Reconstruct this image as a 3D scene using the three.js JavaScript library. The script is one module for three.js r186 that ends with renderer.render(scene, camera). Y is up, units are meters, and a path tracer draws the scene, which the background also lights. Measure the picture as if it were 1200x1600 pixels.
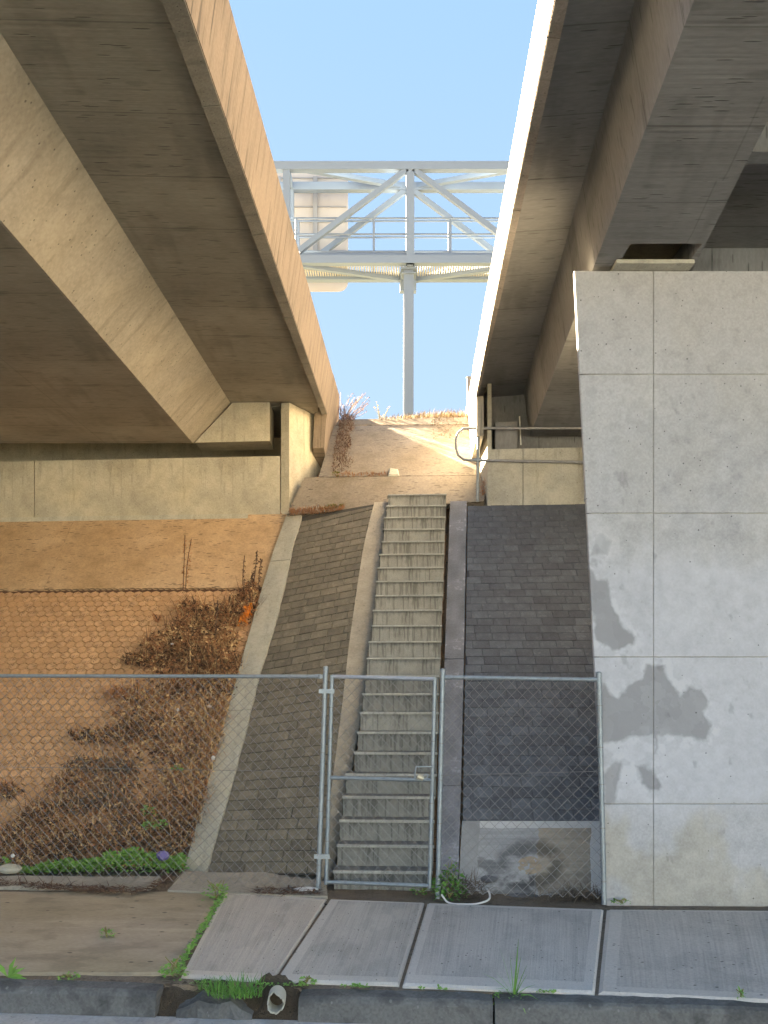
import * as THREE from 'three';
import { mergeGeometries } from 'three/addons/utils/BufferGeometryUtils.js';

// ---------------------------------------------------------------- camera, sky, sun, exposure
const EXPOSURE = 35;
const SUN_DIR = new THREE.Vector3(-0.68, 0.51, -0.62).normalize();   // towards the sun: beyond the embankment, to the left
const SUN_COLOR = [1, 0.80, 0.53], SUN_POWER = 5;
const F = 1500, CX = 600, HY = 1055, EYE = 1.8;                       // focal length, vanishing column and horizon row of the 1200 x 1600 picture

const scene = new THREE.Scene();
const renderer = new THREE.WebGLRenderer({ antialias: true });
renderer.setSize(768, 1024);
renderer.toneMapping = THREE.LinearToneMapping;
renderer.toneMappingExposure = EXPOSURE;
renderer.shadowMap.enabled = true;
const camera = new THREE.PerspectiveCamera(2 * Math.atan(800 / F) * 180 / Math.PI, 0.75, 0.05, 3000);
camera.position.set(0, EYE, 0);
camera.lookAt(0, EYE, -10);
camera.setViewOffset(1200, 1600, 0, 800 - HY, 1200, 1600);           // lens shifted up: the uprights stay upright
camera.updateProjectionMatrix();

function computeSky() {
  const w = 512, h = 256, data = new Float32Array(w * h * 4);
  for (let j = 0; j < h; j++) for (let i = 0; i < w; i++) {
    const el = ((j + 0.5) / h - 0.5) * Math.PI, az = ((i + 0.5) / w - 0.5) * 2 * Math.PI;
    const d = new THREE.Vector3(Math.cos(el) * Math.cos(az), Math.sin(el), Math.cos(el) * Math.sin(az));
    const s = Math.max(0, Math.sin(el)), k = Math.min(0.80, Math.pow(s, 0.55));
    const g = Math.acos(Math.min(1, Math.max(-1, d.dot(SUN_DIR))));
    const glow = 0.16 * Math.exp(-g / 0.32) + 0.05 * Math.exp(-g / 0.9);
    const hor = [0.80, 0.98, 1.14], zen = [0.27, 0.57, 1.06];
    const o = (j * w + i) * 4;
    for (let c = 0; c < 3; c++) {
      let v = hor[c] + (zen[c] - hor[c]) * k + glow * [1, 0.9, 0.7][c];
      if (el < 0) v = [0.5, 0.5, 0.48][c];
      data[o + c] = v / EXPOSURE;
    }
    data[o + 3] = 1;
  }
  const t = new THREE.DataTexture(data, w, h, THREE.RGBAFormat, THREE.FloatType);
  t.mapping = THREE.EquirectangularReflectionMapping;
  t.magFilter = THREE.LinearFilter; t.minFilter = THREE.LinearFilter; t.needsUpdate = true;
  return t;
}
scene.background = computeSky();
scene.environment = scene.background;

const sun = new THREE.DirectionalLight(new THREE.Color().setRGB(...SUN_COLOR), SUN_POWER);
sun.position.copy(SUN_DIR).multiplyScalar(60);
sun.castShadow = true;
sun.shadow.mapSize.set(2048, 2048);
Object.assign(sun.shadow.camera, { left: -35, right: 35, top: 35, bottom: -35, near: 1, far: 140 });
scene.add(sun, sun.target);

// ---------------------------------------------------------------- random numbers and noise
let seedState = 12345;
function rnd() { seedState = (seedState + 0x6D2B79F5) | 0; let t = Math.imul(seedState ^ (seedState >>> 15), 1 | seedState); t = (t + Math.imul(t ^ (t >>> 7), 61 | t)) ^ t; return ((t ^ (t >>> 14)) >>> 0) / 4294967296; }
const rr = (a, b) => a + (b - a) * rnd();
const clamp = (x, a = 0, b = 1) => Math.min(b, Math.max(a, x));
const mix = (a, b, t) => a + (b - a) * t;
const smooth = (a, b, x) => { const t = clamp((x - a) / (b - a)); return t * t * (3 - 2 * t); };
function hash(x, y, s) { let h = Math.imul(x, 374761393) + Math.imul(y, 668265263) + Math.imul(s, 974711); h = Math.imul(h ^ (h >>> 13), 1274126177); return ((h ^ (h >>> 16)) >>> 0) / 4294967296; }
function vnoise(x, y, px, py, s) {
  const xi = Math.floor(x), yi = Math.floor(y), fx = x - xi, fy = y - yi;
  const u = fx * fx * (3 - 2 * fx), v = fy * fy * (3 - 2 * fy);
  const x0 = ((xi % px) + px) % px, x1 = (x0 + 1) % px, y0 = ((yi % py) + py) % py, y1 = (y0 + 1) % py;
  return mix(mix(hash(x0, y0, s), hash(x1, y0, s), u), mix(hash(x0, y1, s), hash(x1, y1, s), u), v);
}
function fbm(u, v, fu, fv, oct, s) { let a = 0.5, t = 0, n = 0; for (let o = 0; o < oct; o++) { t += a * vnoise(u * fu, v * fv, fu, fv, s + o * 17); n += a; a *= 0.55; fu *= 2; fv *= 2; } return t / n; }
// scattered pits / specks: 1 inside a speck
function specks(u, v, fu, fv, s, chance, r0, r1, stretch = 1) {
  const x = u * fu, y = v * fv, xi = Math.floor(x), yi = Math.floor(y); let m = 0;
  for (let j = -1; j <= 1; j++) for (let i = -1; i <= 1; i++) {
    const cx = (((xi + i) % fu) + fu) % fu, cy = (((yi + j) % fv) + fv) % fv;
    if (hash(cx, cy, s) > chance) continue;
    const px = xi + i + hash(cx, cy, s + 1), py = yi + j + hash(cx, cy, s + 2), r = mix(r0, r1, hash(cx, cy, s + 3));
    const d = Math.hypot((x - px) / stretch, y - py) / r;
    m = Math.max(m, 1 - smooth(0.6, 1, d));
  }
  return m;
}

// ---------------------------------------------------------------- textures: fn(u, v) gives linear [r, g, b, height]
const toS = (c) => { c = clamp(c); return 255 * (c <= 0.0031308 ? 12.92 * c : 1.055 * Math.pow(c, 1 / 2.4) - 0.055); };
function makeTex(w, h, fn, wrap = true) {
  const col = new Uint8Array(w * h * 4), bmp = new Uint8Array(w * h * 4);
  for (let j = 0; j < h; j++) for (let i = 0; i < w; i++) {
    const p = fn((i + 0.5) / w, (j + 0.5) / h), o = (j * w + i) * 4;
    col[o] = toS(p[0]); col[o + 1] = toS(p[1]); col[o + 2] = toS(p[2]); col[o + 3] = 255;
    const b = clamp(p[3] ?? 0.5) * 255; bmp[o] = bmp[o + 1] = bmp[o + 2] = b; bmp[o + 3] = 255;
  }
  const mk = (d, srgb) => {
    const t = new THREE.DataTexture(d, w, h, THREE.RGBAFormat); t.magFilter = THREE.LinearFilter; t.minFilter = THREE.LinearMipmapLinearFilter; t.generateMipmaps = true;
    t.wrapS = t.wrapT = wrap ? THREE.RepeatWrapping : THREE.ClampToEdgeWrapping; if (srgb) t.colorSpace = THREE.SRGBColorSpace; t.needsUpdate = true; return t;
  };
  return { map: mk(col, true), bump: mk(bmp, false) };
}
function rep(t, su, sv = su) { const c = { map: t.map.clone(), bump: t.bump.clone() }; for (const k of [c.map, c.bump]) { k.repeat.set(su, sv); k.needsUpdate = true; } return c; }
function mat(rgb, tex, rough = 0.9, bump = 0.004, extra = {}) {
  const m = new THREE.MeshStandardMaterial({ color: new THREE.Color().setRGB(...rgb), roughness: rough, metalness: 0, side: THREE.DoubleSide, ...extra });
  if (tex) { m.map = tex.map; if (bump) { m.bumpMap = tex.bump; m.bumpScale = bump; } }
  return m;
}
const g3 = (v, h, t = [1, 1, 1]) => [v * t[0], v * t[1], v * t[2], h];

// weathered concrete, mean about 0.8
const texConcrete = makeTex(1024, 1024, (u, v) => {
  const big = fbm(u, v, 3, 3, 5, 11), mid = fbm(u, v, 14, 14, 4, 23), fine = fbm(u, v, 120, 120, 3, 31);
  const pit = specks(u, v, 40, 40, 41, 0.16, 0.06, 0.16), drip = fbm(u, v, 26, 2, 4, 47);
  let c = 0.80 + 0.42 * (big - 0.5) + 0.30 * (mid - 0.5) + 0.28 * (fine - 0.5);
  c *= 1 - 0.22 * smooth(0.56, 0.74, drip) * smooth(0.35, 0.6, mid);
  c *= 1 - 0.55 * pit;
  const warm = fbm(u, v, 4, 4, 3, 57);
  return [c * (1 + 0.05 * (warm - 0.5)), c, c * (1 - 0.14 * (warm - 0.4)), 0.6 + 0.5 * (fine - 0.5) - 0.6 * pit];
});
// parapet face: vertical rain streaks (u runs along, v across)
const texStreak = makeTex(1024, 512, (u, v) => {
  const s1 = fbm(u, v, 150, 2, 3, 61), s2 = fbm(u, v, 40, 3, 4, 67), blot = fbm(u, v, 7, 3, 4, 71), fine = fbm(u, v, 200, 100, 2, 73);
  let c = 0.86 + 0.18 * (blot - 0.5) + 0.2 * (fine - 0.5);
  c *= 1 - 0.5 * smooth(0.5, 0.78, s1) * smooth(0.4, 0.6, s2) - 0.14 * smooth(0.45, 0.7, s2);
  return [c, c * 0.97, c * 0.92, 0.5 + 0.4 * (fine - 0.5)];
});
// board-marked soffit: fine lines across the bridge, dark stretched blemishes (u across, v along)
const texSoffit = makeTex(1024, 1024, (v, u) => {
  const patch = fbm(u, v, 9, 7, 4, 82), leak = smooth(0.6, 0.75, fbm(u, v, 10, 2, 4, 84)), big = fbm(u, v, 3, 4, 4, 81), line = fbm(u, v, 3, 90, 3, 83), fine = fbm(u, v, 60, 200, 2, 85);
  const pit = specks(u, v, 20, 60, 87, 0.16, 0.05, 0.18, 3.0), ring = specks(u, v, 6, 9, 89, 0.2, 0.08, 0.2, 1.8);
  let c = 0.78 + 0.42 * (big - 0.5) + 0.13 * (line - 0.5) + 0.2 * (fine - 0.5) + 0.22 * (patch - 0.5);
  c *= 1 - 0.5 * pit * (0.5 + fine); c *= 1 - 0.2 * ring;
  const seam = Math.min(...[0.13, 0.46, 0.81].map((k) => Math.abs(v - k))); c *= 1 - 0.35 * (1 - smooth(0.001, 0.004, seam)); c *= 1 - 0.16 * leak; c *= 1 - 0.2 * (1 - smooth(0.001, 0.003, Math.abs(u - 0.47)));
  return [c, c * 0.985, c * 0.96, 0.5 + 0.6 * (line - 0.5) - 0.4 * pit];
});
const texScuff = makeTex(512, 512, (u, v) => {
  const a = fbm(u, v, 6, 4, 5, 241), b = fbm(u, v, 30, 24, 4, 243), fine = fbm(u, v, 120, 120, 2, 245);
  let c = 0.62 + 0.5 * (a - 0.5) + 0.2 * (fine - 0.5); c += 0.5 * smooth(0.58, 0.7, b) * smooth(0.5, 0.68, a);
  return [c, c, c, 0.5 + 0.5 * (fine - 0.5)];
});
const texBrick = makeTex(512, 512, (u, v) => {
  const big = fbm(u, v, 4, 4, 4, 91), fine = fbm(u, v, 70, 70, 3, 93), pale = fbm(u, v, 9, 9, 4, 95);
  const c = 0.76 + 0.5 * (big - 0.5) + 0.4 * (fine - 0.5) + 0.25 * smooth(0.6, 0.8, pale);
  return [c, c, c, 0.5 + 0.8 * (fine - 0.5)];
});
// stair risers: rough grey concrete with dark runs that start under the nosing (u across, v up)
const riserTex = [0, 1, 2].map((k) => makeTex(512, 128, (u, v) => {
  const s = 101 + k * 50, run = fbm(u, v, 44, 1, 4, s), run2 = fbm(u, v, 9, 1, 3, s + 3), fine = fbm(u, v, 120, 30, 3, s + 7), blot = fbm(u, v, 7, 2, 4, s + 11);
  let c = 0.82 + 0.22 * (blot - 0.5) + 0.3 * (fine - 0.5);
  const len = 0.1 + 1.5 * fbm(u, v, 70, 1, 3, s + 15) * clamp((run - 0.3) * 3);
  c *= 1 - 0.4 * smooth(0.47, 0.75, run) * smooth(1 - len - 0.3, 1 - len + 0.2, v) * (0.6 + 0.8 * fine);
  c *= 1 - 0.12 * smooth(0.5, 0.75, run2); c *= 1 - 0.22 * smooth(0.70, 0.98, v + 0.5 * (fbm(u, v, 30, 4, 3, s + 19) - 0.5));
  return [c * 1.0, c * 0.985, c * 0.94, 0.5 + 0.6 * (fine - 0.5)];
}));
const texDirt = makeTex(1024, 1024, (u, v) => {
  const big = fbm(u, v, 4, 4, 5, 201), fine = fbm(u, v, 120, 120, 3, 203), mid = fbm(u, v, 22, 22, 3, 205);
  const sp = specks(u, v, 30, 60, 207, 0.22, 0.1, 0.3, 2.2) * smooth(0.3, 0.55, big), sp2 = specks(u, v, 90, 90, 209, 0.12, 0.1, 0.3);
  let c = 0.8 + 0.36 * (big - 0.5) + 0.24 * (mid - 0.5) + 0.3 * (fine - 0.5);
  c *= 1 - 0.6 * sp - 0.35 * sp2;
  return [c, c * (0.98 + 0.1 * (big - 0.5)), c * (0.95 + 0.3 * (big - 0.5)), 0.5 + 0.6 * (fine - 0.5) - 0.3 * sp];
});
const texAsphalt = makeTex(512, 512, (u, v) => {
  const fine = fbm(u, v, 128, 128, 2, 221), big = fbm(u, v, 4, 4, 4, 223), st = specks(u, v, 90, 90, 225, 0.5, 0.2, 0.45);
  const c = 0.62 + 0.5 * (fine - 0.5) + 0.3 * (big - 0.5) + 0.25 * st;
  return [c, c * 0.99, c * 0.99, 0.4 + 0.5 * st + 0.3 * (fine - 0.5)];
});
const texSteel = makeTex(256, 256, (u, v) => {
  const a = fbm(u, v, 12, 12, 4, 231), b = fbm(u, v, 60, 60, 2, 233), r = specks(u, v, 20, 20, 235, 0.1, 0.1, 0.35);
  const c = 0.82 + 0.35 * (a - 0.5) + 0.2 * (b - 0.5);
  return [c * (1 - 0.2 * r), c * (1 - 0.32 * r), c * (1 - 0.42 * r), 0.5 + 0.3 * (b - 0.5)];
});

// ---------------------------------------------------------------- pixel geometry: where a ray of the picture meets a plane
const V = (x, y, z) => new THREE.Vector3(x, y, z);
const P = (px, py, d) => V((px - CX) / F * d, EYE + (HY - py) / F * d, -d);
const onY = (px, py, y = 0) => P(px, py, (y - EYE) * F / (HY - py));
const SKEW = 0.09;                                                   // road, stairs and abutments are turned by this slope
const planeS = [-7.044, 0.8787], planeO = [-7.973, 0.9045];          // y = a + b * (depth + SKEW * x): paving by the stairs / hexagon paving
const onPlane = (px, py, [a, b], lift = 0) => P(px, py, (a + lift - EYE) / ((HY - py) / F - b * (1 + SKEW * (px - CX) / F)));
const planeY = (x, z, [a, b]) => a + b * (-z + SKEW * x);
const normalOf = ([, b]) => V(-b * SKEW, 1, b).normalize();
// x of an edge of a bridge as a function of depth: its height above the eye and two pixels on it
function edge(h, x1, y1, x2, y2) {
  const d1 = h * F / (HY - y1), d2 = h * F / (HY - y2), a = (x1 - CX) / F * d1, b = (x2 - CX) / F * d2;
  return (d) => { const e = Math.max(d, 4.4); return a + (b - a) * (e - d1) / (d2 - d1); };
}

// ---------------------------------------------------------------- geometry helpers (all non-indexed, uv in metres)
function soup(pos, uv) {
  const g = new THREE.BufferGeometry();
  g.setAttribute('position', new THREE.Float32BufferAttribute(pos, 3));
  g.setAttribute('uv', new THREE.Float32BufferAttribute(uv, 2));
  g.computeVertexNormals();
  return g;
}
class Soup {
  constructor() { this.p = []; this.u = []; }
  tri(a, b, c, ua, ub, uc) { this.p.push(a.x, a.y, a.z, b.x, b.y, b.z, c.x, c.y, c.z); this.u.push(...(ua ?? [0, 0]), ...(ub ?? [0, 0]), ...(uc ?? [0, 0])); }
  quad(a, b, c, d, ua, ub, uc, ud) { this.tri(a, b, c, ua, ub, uc); this.tri(a, c, d, ua, uc, ud); }
  flatQuad(a, b, c, d, o = [0, 0]) {                                  // uv measured along a-b and a-d
    const l1 = a.distanceTo(b), l2 = a.distanceTo(d), l3 = c.distanceTo(d), l4 = b.distanceTo(c);
    this.quad(a, b, c, d, [o[0], o[1]], [o[0] + l1, o[1]], [o[0] + l3, o[1] + l4], [o[0], o[1] + l2]);
  }
  geo() { return soup(this.p, this.u); }
}
// sections: array of arrays of points (closed profile); u along the run, v round the profile
function loft(sections, caps = true) {
  const s = new Soup(), n = sections[0].length;
  let u0 = 0;
  for (let k = 0; k + 1 < sections.length; k++) {
    const A = sections[k], B = sections[k + 1], u1 = u0 + A[0].distanceTo(B[0]);
    let v = 0;
    for (let i = 0; i < n; i++) {
      const j = (i + 1) % n, w = A[i].distanceTo(A[j]);
      s.quad(A[i], A[j], B[j], B[i], [u0, v], [u0, v + w], [u1, v + w], [u1, v]);
      v += w;
    }
    u0 = u1;
  }
  if (caps) for (const S of [sections[0], sections[sections.length - 1]]) {
    const f = THREE.ShapeUtils.triangulateShape(S.map((p) => new THREE.Vector2(p.x, p.y)), []);
    for (const [a, b, c] of f) s.tri(S[a], S[b], S[c], [S[a].x, S[a].y], [S[b].x, S[b].y], [S[c].x, S[c].y]);
  }
  return s.geo();
}
// a box with rounded-off (chamfered) top edges on four surface points a b c d, rising along n
function block(a, b, c, d, n, hgt, ch, deep = 0.02, o = [0, 0]) {
  const s = new Soup(), mid = a.clone().add(b).add(c).add(d).multiplyScalar(0.25), Q = [a, b, c, d];
  const low = Q.map((p) => p.clone().addScaledVector(n, -deep)), up = Q.map((p) => p.clone().addScaledVector(n, hgt - ch));
  const e1 = b.clone().sub(a).normalize(), e2 = d.clone().sub(a).normalize();
  const sg = [[1, 1], [-1, 1], [-1, -1], [1, -1]];
  const top = Q.map((p, i) => p.clone().addScaledVector(n, hgt).addScaledVector(e1, sg[i][0] * ch).addScaledVector(e2, sg[i][1] * ch));
  s.flatQuad(top[0], top[1], top[2], top[3], o);
  for (let i = 0; i < 4; i++) { const j = (i + 1) % 4; s.flatQuad(up[i], up[j], top[j], top[i], o); s.flatQuad(low[i], low[j], up[j], up[i], o); }
  return s.geo();
}
function boxAt(cx, cy, cz, w, h, d, turn = 0) {                        // chamfered all round a little, uv per face in metres
  const g = new THREE.BoxGeometry(w, h, d).toNonIndexed(); boxUV(g);
  if (turn) g.rotateY(turn); g.translate(cx, cy, cz); return g;
}
const NI = (g) => (g.index ? g.toNonIndexed() : g);
function boxUV(g) {
  g.computeVertexNormals();
  const p = g.attributes.position, n = g.attributes.normal, uv = new Float32Array(p.count * 2);
  for (let i = 0; i < p.count; i++) {
    const ax = Math.abs(n.getX(i)), ay = Math.abs(n.getY(i)), az = Math.abs(n.getZ(i));
    if (ay >= ax && ay >= az) { uv[2 * i] = p.getX(i); uv[2 * i + 1] = p.getZ(i); } else if (ax >= az) { uv[2 * i] = p.getZ(i); uv[2 * i + 1] = p.getY(i); } else { uv[2 * i] = p.getX(i); uv[2 * i + 1] = p.getY(i); }
  }
  g.setAttribute('uv', new THREE.BufferAttribute(uv, 2));
  return g;
}
function pipe(pts, r, seg = 8, closed = false) {
  const path = new THREE.CurvePath();
  const q = closed ? [...pts, pts[0]] : pts;
  for (let i = 0; i + 1 < q.length; i++) path.add(new THREE.LineCurve3(q[i], q[i + 1]));
  const parts = [];
  for (let i = 0; i + 1 < q.length; i++) {
    const l = q[i].distanceTo(q[i + 1]), g = new THREE.CylinderGeometry(r, r, l, seg, 1, false);
    g.applyQuaternion(new THREE.Quaternion().setFromUnitVectors(V(0, 1, 0), q[i + 1].clone().sub(q[i]).normalize()));
    g.translate(...q[i].clone().add(q[i + 1]).multiplyScalar(0.5).toArray());
    const uv = g.attributes.uv; for (let k = 0; k < uv.count; k++) uv.setXY(k, uv.getX(k) * 0.3, uv.getY(k) * l);
    parts.push(g.toNonIndexed());
  }
  return mergeGeometries(parts);
}
function curve(pts, r, seg = 8, n = 40, closed = false) { return new THREE.TubeGeometry(new THREE.CatmullRomCurve3(pts, closed), n, r, seg, closed).toNonIndexed(); }
function beam(p0, p1, w, h, up = V(0, 1, 0)) {                         // rectangular bar
  const l = p0.distanceTo(p1), z = p1.clone().sub(p0).normalize(), x = new THREE.Vector3().crossVectors(up, z).normalize(), y = new THREE.Vector3().crossVectors(z, x);
  const g = new THREE.BoxGeometry(w, h, l).toNonIndexed(); boxUV(g);
  g.applyMatrix4(new THREE.Matrix4().makeBasis(x, y, z)); g.translate(...p0.clone().add(p1).multiplyScalar(0.5).toArray());
  g.computeVertexNormals(); return g;
}
// curved sheet of thickness th over a function f(u, v) -> point, uv in metres
function sheet(f, nu, nv, th, n = null) {
  const s = new Soup(), G = [];
  for (let j = 0; j <= nv; j++) { G.push([]); for (let i = 0; i <= nu; i++) G[j].push(f(i / nu, j / nv)); }
  const lu = G[0][0].distanceTo(G[0][nu]), lv = G[0][0].distanceTo(G[nv][0]);
  const uvOf = (i, j) => [i / nu * lu, j / nv * lv];
  for (let j = 0; j < nv; j++) for (let i = 0; i < nu; i++) s.quad(G[j][i], G[j][i + 1], G[j + 1][i + 1], G[j + 1][i], uvOf(i, j), uvOf(i + 1, j), uvOf(i + 1, j + 1), uvOf(i, j + 1));
  if (th) {
    const nn = n ?? new THREE.Vector3().crossVectors(G[0][nu].clone().sub(G[0][0]), G[nv][0].clone().sub(G[0][0])).normalize();
    if (nn.y < 0) nn.negate();
    const dn = (p) => p.clone().addScaledVector(nn, -th);
    for (let i = 0; i < nu; i++) { s.flatQuad(G[0][i], G[0][i + 1], dn(G[0][i + 1]), dn(G[0][i])); s.flatQuad(G[nv][i], G[nv][i + 1], dn(G[nv][i + 1]), dn(G[nv][i])); }
    for (let j = 0; j < nv; j++) { s.flatQuad(G[j][0], G[j + 1][0], dn(G[j + 1][0]), dn(G[j][0])); s.flatQuad(G[j][nu], G[j + 1][nu], dn(G[j + 1][nu]), dn(G[j][nu])); }
  }
  return s.geo();
}
const bil = (a, b, c, d) => (u, v) => a.clone().multiplyScalar((1 - u) * (1 - v)).addScaledVector(b, u * (1 - v)).addScaledVector(c, u * v).addScaledVector(d, (1 - u) * v);

// ---------------------------------------------------------------- things, parts, setting
const taken = {};
function numbered(name) { const k = (taken[name] = (taken[name] ?? -1) + 1); return k ? `${name}_${String(k).padStart(3, '0')}` : name; }
function tag(o, label, category, group, kind) { o.userData = { label }; if (category) o.userData.category = category; if (group) o.userData.group = group; if (kind) o.userData.kind = kind; return o; }
function thing(name, label, category, group) { const o = new THREE.Group(); o.name = numbered(name); scene.add(o); return tag(o, label, category, group); }
function mesh(name, geos, material, parent) {
  const m = new THREE.Mesh(Array.isArray(geos) ? (geos.length > 1 ? mergeGeometries(geos.map((g) => (g.index ? g.toNonIndexed() : g))) : geos[0]) : geos, material);
  m.castShadow = m.receiveShadow = true;
  m.name = parent ? name : numbered(name);
  (parent ?? scene).add(m);
  return m;
}
function setting(name, geos, material, label) { const m = mesh(name, geos, material); m.userData = { kind: 'structure', label }; return m; }

// ---------------------------------------------------------------- materials
const cW = rep(texConcrete, 1 / 3), cF = rep(texConcrete, 1 / 1.6);
const M = {
  deck: mat([0.335, 0.31, 0.265], cW), soffit: mat([0.335, 0.31, 0.265], rep(texSoffit, 1 / 2.6, 1 / 2.6)), web: mat([0.38, 0.342, 0.28], cW),  // web paler and warmer than the deck: some bounced light put into its colour
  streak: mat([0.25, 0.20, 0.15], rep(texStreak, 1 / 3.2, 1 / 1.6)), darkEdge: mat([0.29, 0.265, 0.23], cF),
  deckR: mat([0.31, 0.313, 0.33], rep(texSoffit, 1 / 2.6, 1 / 2.6)),
  abut: mat([0.52, 0.47, 0.36], cF), abutR: mat([0.5, 0.48, 0.42], cF), strip: mat([0.5, 0.47, 0.38], cF), stripDark: mat([0.27, 0.27, 0.28], cF), gutter: mat([0.38, 0.34, 0.28], cF),  // abut: warm bounced light put into the colour of neutral concrete
  orangeSlab: mat([0.62, 0.42, 0.235], rep(texDirt, 1 / 2.2)), upper: mat([0.31, 0.26, 0.20], rep(texDirt, 1 / 2.4)),
  soil: mat([0.11, 0.085, 0.06], rep(texDirt, 1 / 0.5), 1, 0.03), dirt: mat([0.23, 0.18, 0.13], rep(texDirt, 1 / 1.5), 1, 0.02), redDirt: mat([0.44, 0.27, 0.15], rep(texDirt, 1 / 1.5), 1, 0.02), ground: mat([0.16, 0.13, 0.10], rep(texDirt, 1 / 3), 1, 0.02),
  asphalt: mat([0.07, 0.066, 0.066], rep(texAsphalt, 1 / 0.7), 0.85, 0.006), gutterStrip: mat([0.52, 0.49, 0.47], cF), kerb: mat([0.2, 0.2, 0.205], cF), kerbTop: mat([0.36, 0.35, 0.33], cF),
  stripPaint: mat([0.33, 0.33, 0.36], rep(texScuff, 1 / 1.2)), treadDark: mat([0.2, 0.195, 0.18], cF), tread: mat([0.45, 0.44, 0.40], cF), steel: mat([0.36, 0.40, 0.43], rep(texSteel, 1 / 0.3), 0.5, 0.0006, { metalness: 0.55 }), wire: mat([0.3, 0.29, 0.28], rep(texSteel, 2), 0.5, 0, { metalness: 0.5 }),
  gantry: mat([0.17, 0.22, 0.295], null, 0.6, 0), grating: mat([0.5, 0.48, 0.42], rep(texSteel, 1), 0.7, 0), signRib: mat([0.25, 0.26, 0.28], null, 0.6, 0), signBack: mat([0.42, 0.40, 0.39], null, 0.6, 0),
};

// ================================================================ THE SETTING: ground, road, kerb, footpath, embankments
const kdir = V(4.404, 0, 0.359).normalize(), kfwd = V(-kdir.z, 0, kdir.x).negate();  // along the kerb to the right; kfwd points away from the camera
const K0 = onY(0, 1529);                                                  // back edge of the kerb
const K = (s, back, y = 0) => K0.clone().addScaledVector(kdir, s).addScaledVector(kfwd, back).setY(y);
setting('ground', new THREE.PlaneGeometry(3000, 3000).rotateX(-Math.PI / 2).translate(0, -0.3, 0).toNonIndexed(), M.ground, 'bare brown earth under everything');
setting('road', sheet((u, v) => K(mix(-40, 45, u), mix(-7.2, -0.42, v), -0.155 + 0.02 * Math.sin(Math.PI * v)), 20, 6, 0.1), M.asphalt, 'grey asphalt road in front of the kerb');
setting('gutter', sheet((u, v) => K(mix(-40, 45, u), mix(-0.44, -0.14, v), -0.145), 20, 1, 0.1), M.gutterStrip, 'pale concrete gutter strip along the kerb');
// the far side of the road, behind the photographer: footpath and the opposite embankment
setting('path', sheet((u, v) => K(mix(-40, 45, u), mix(-9.4, -7.2, v), -0.02), 20, 2, 0.25), M.asphalt, 'dark sealed path on the other side of the road');
setting('hill', sheet((u, v) => { const t = [[-9.4, -0.02], [-12, 0.05], [-20, 0.3], [-40, 0.6], [-200, 0.8]][Math.round(v * 4)]; return K(mix(-40, 45, u), t[0], t[1]); }, 30, 4, 0), mat([0.055, 0.06, 0.035], rep(texDirt, 1 / 2), 1, 0.02), 'overgrown ground across the road');

// embankment: dirt body under the paving, from the toe up to the level of the road above
const stairT = (x) => smooth(-0.2, -1.45, x);
function terrain(x, q) {
  const S = planeS[0] + planeS[1] * q, O = planeO[0] + planeO[1] * q;
  const inGap = x > -1.5 && x < 1.62;
  let low = mix(S, O, stairT(x)) - 0.09;
  if (inGap) {
    if (x > -0.62 && x < 1.08) low -= 0.26;
    if (x < -0.6 && q <= 13.3) { if (q > 12) low = Math.min(low, O - 0.25); } else if (q > 12.5) low = q < 13.42 ? mix(3.55, 4.2, (q - 12.5) / 0.92) : mix(4.2, 5.6, clamp((q - 13.42) / 1.75));
  } else if (x > -26.4 && x < 24.3) {                                      // under the decks: a shelf, then the fill behind the abutment
    const shelf = 3.9; low = Math.min(low, shelf); if (q > 15.6) low = 5.8;
  } else low = Math.min(low, 5.8);
  return Math.max(low, -0.2);
}
{
  const xs = [-60, -40, -25, -16, -26.45, -26.35, -20, -10, -8, -6]; for (let x = -4.8; x <= 3.01; x += 0.2) xs.push(x);
  xs.push(-1.51, -1.49, 1.61, 1.63, 4, 6, 8, 12, 18, 24.25, 24.35, 32, 40, 60); xs.sort((a, b) => a - b);
  const qs = []; for (let q = 7.6; q < 16.6; q += 0.15) qs.push(q); qs.push(15.58, 15.62, 16.58); qs.sort((a, b) => a - b);
  const s = new Soup(), pt = (x, q) => V(x, terrain(x, q) + 0.025 * (hash(Math.round(x * 50), Math.round(q * 50), 9) - 0.5), -(q - SKEW * x));
  for (let j = 0; j + 1 < qs.length; j++) for (let i = 0; i + 1 < xs.length; i++) {
    const a = pt(xs[i], qs[j]), b = pt(xs[i + 1], qs[j]), c = pt(xs[i + 1], qs[j + 1]), d = pt(xs[i], qs[j + 1]);
    s.quad(a, b, c, d, [a.x, -a.z], [b.x, -b.z], [c.x, -c.z], [d.x, -d.z]);
  }
  setting('embankment', s.geo(), M.redDirt, 'reddish earth embankment that carries the road above');
}
setting('field', sheet((u, v) => { const x = mix(-60, 60, u), q = mix(16.5, 260, v * v); return V(x, (x > -26.4 && x < 24.3 && !(x > -1.5 && x < 1.62) ? 5.79 : 5.62) - 0.01, -(q - SKEW * x)); }, 120, 12, 0.3), mat([0.09, 0.085, 0.05], rep(texDirt, 1 / 2), 1, 0.02), 'dry grassy ground level with the road above');
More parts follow.
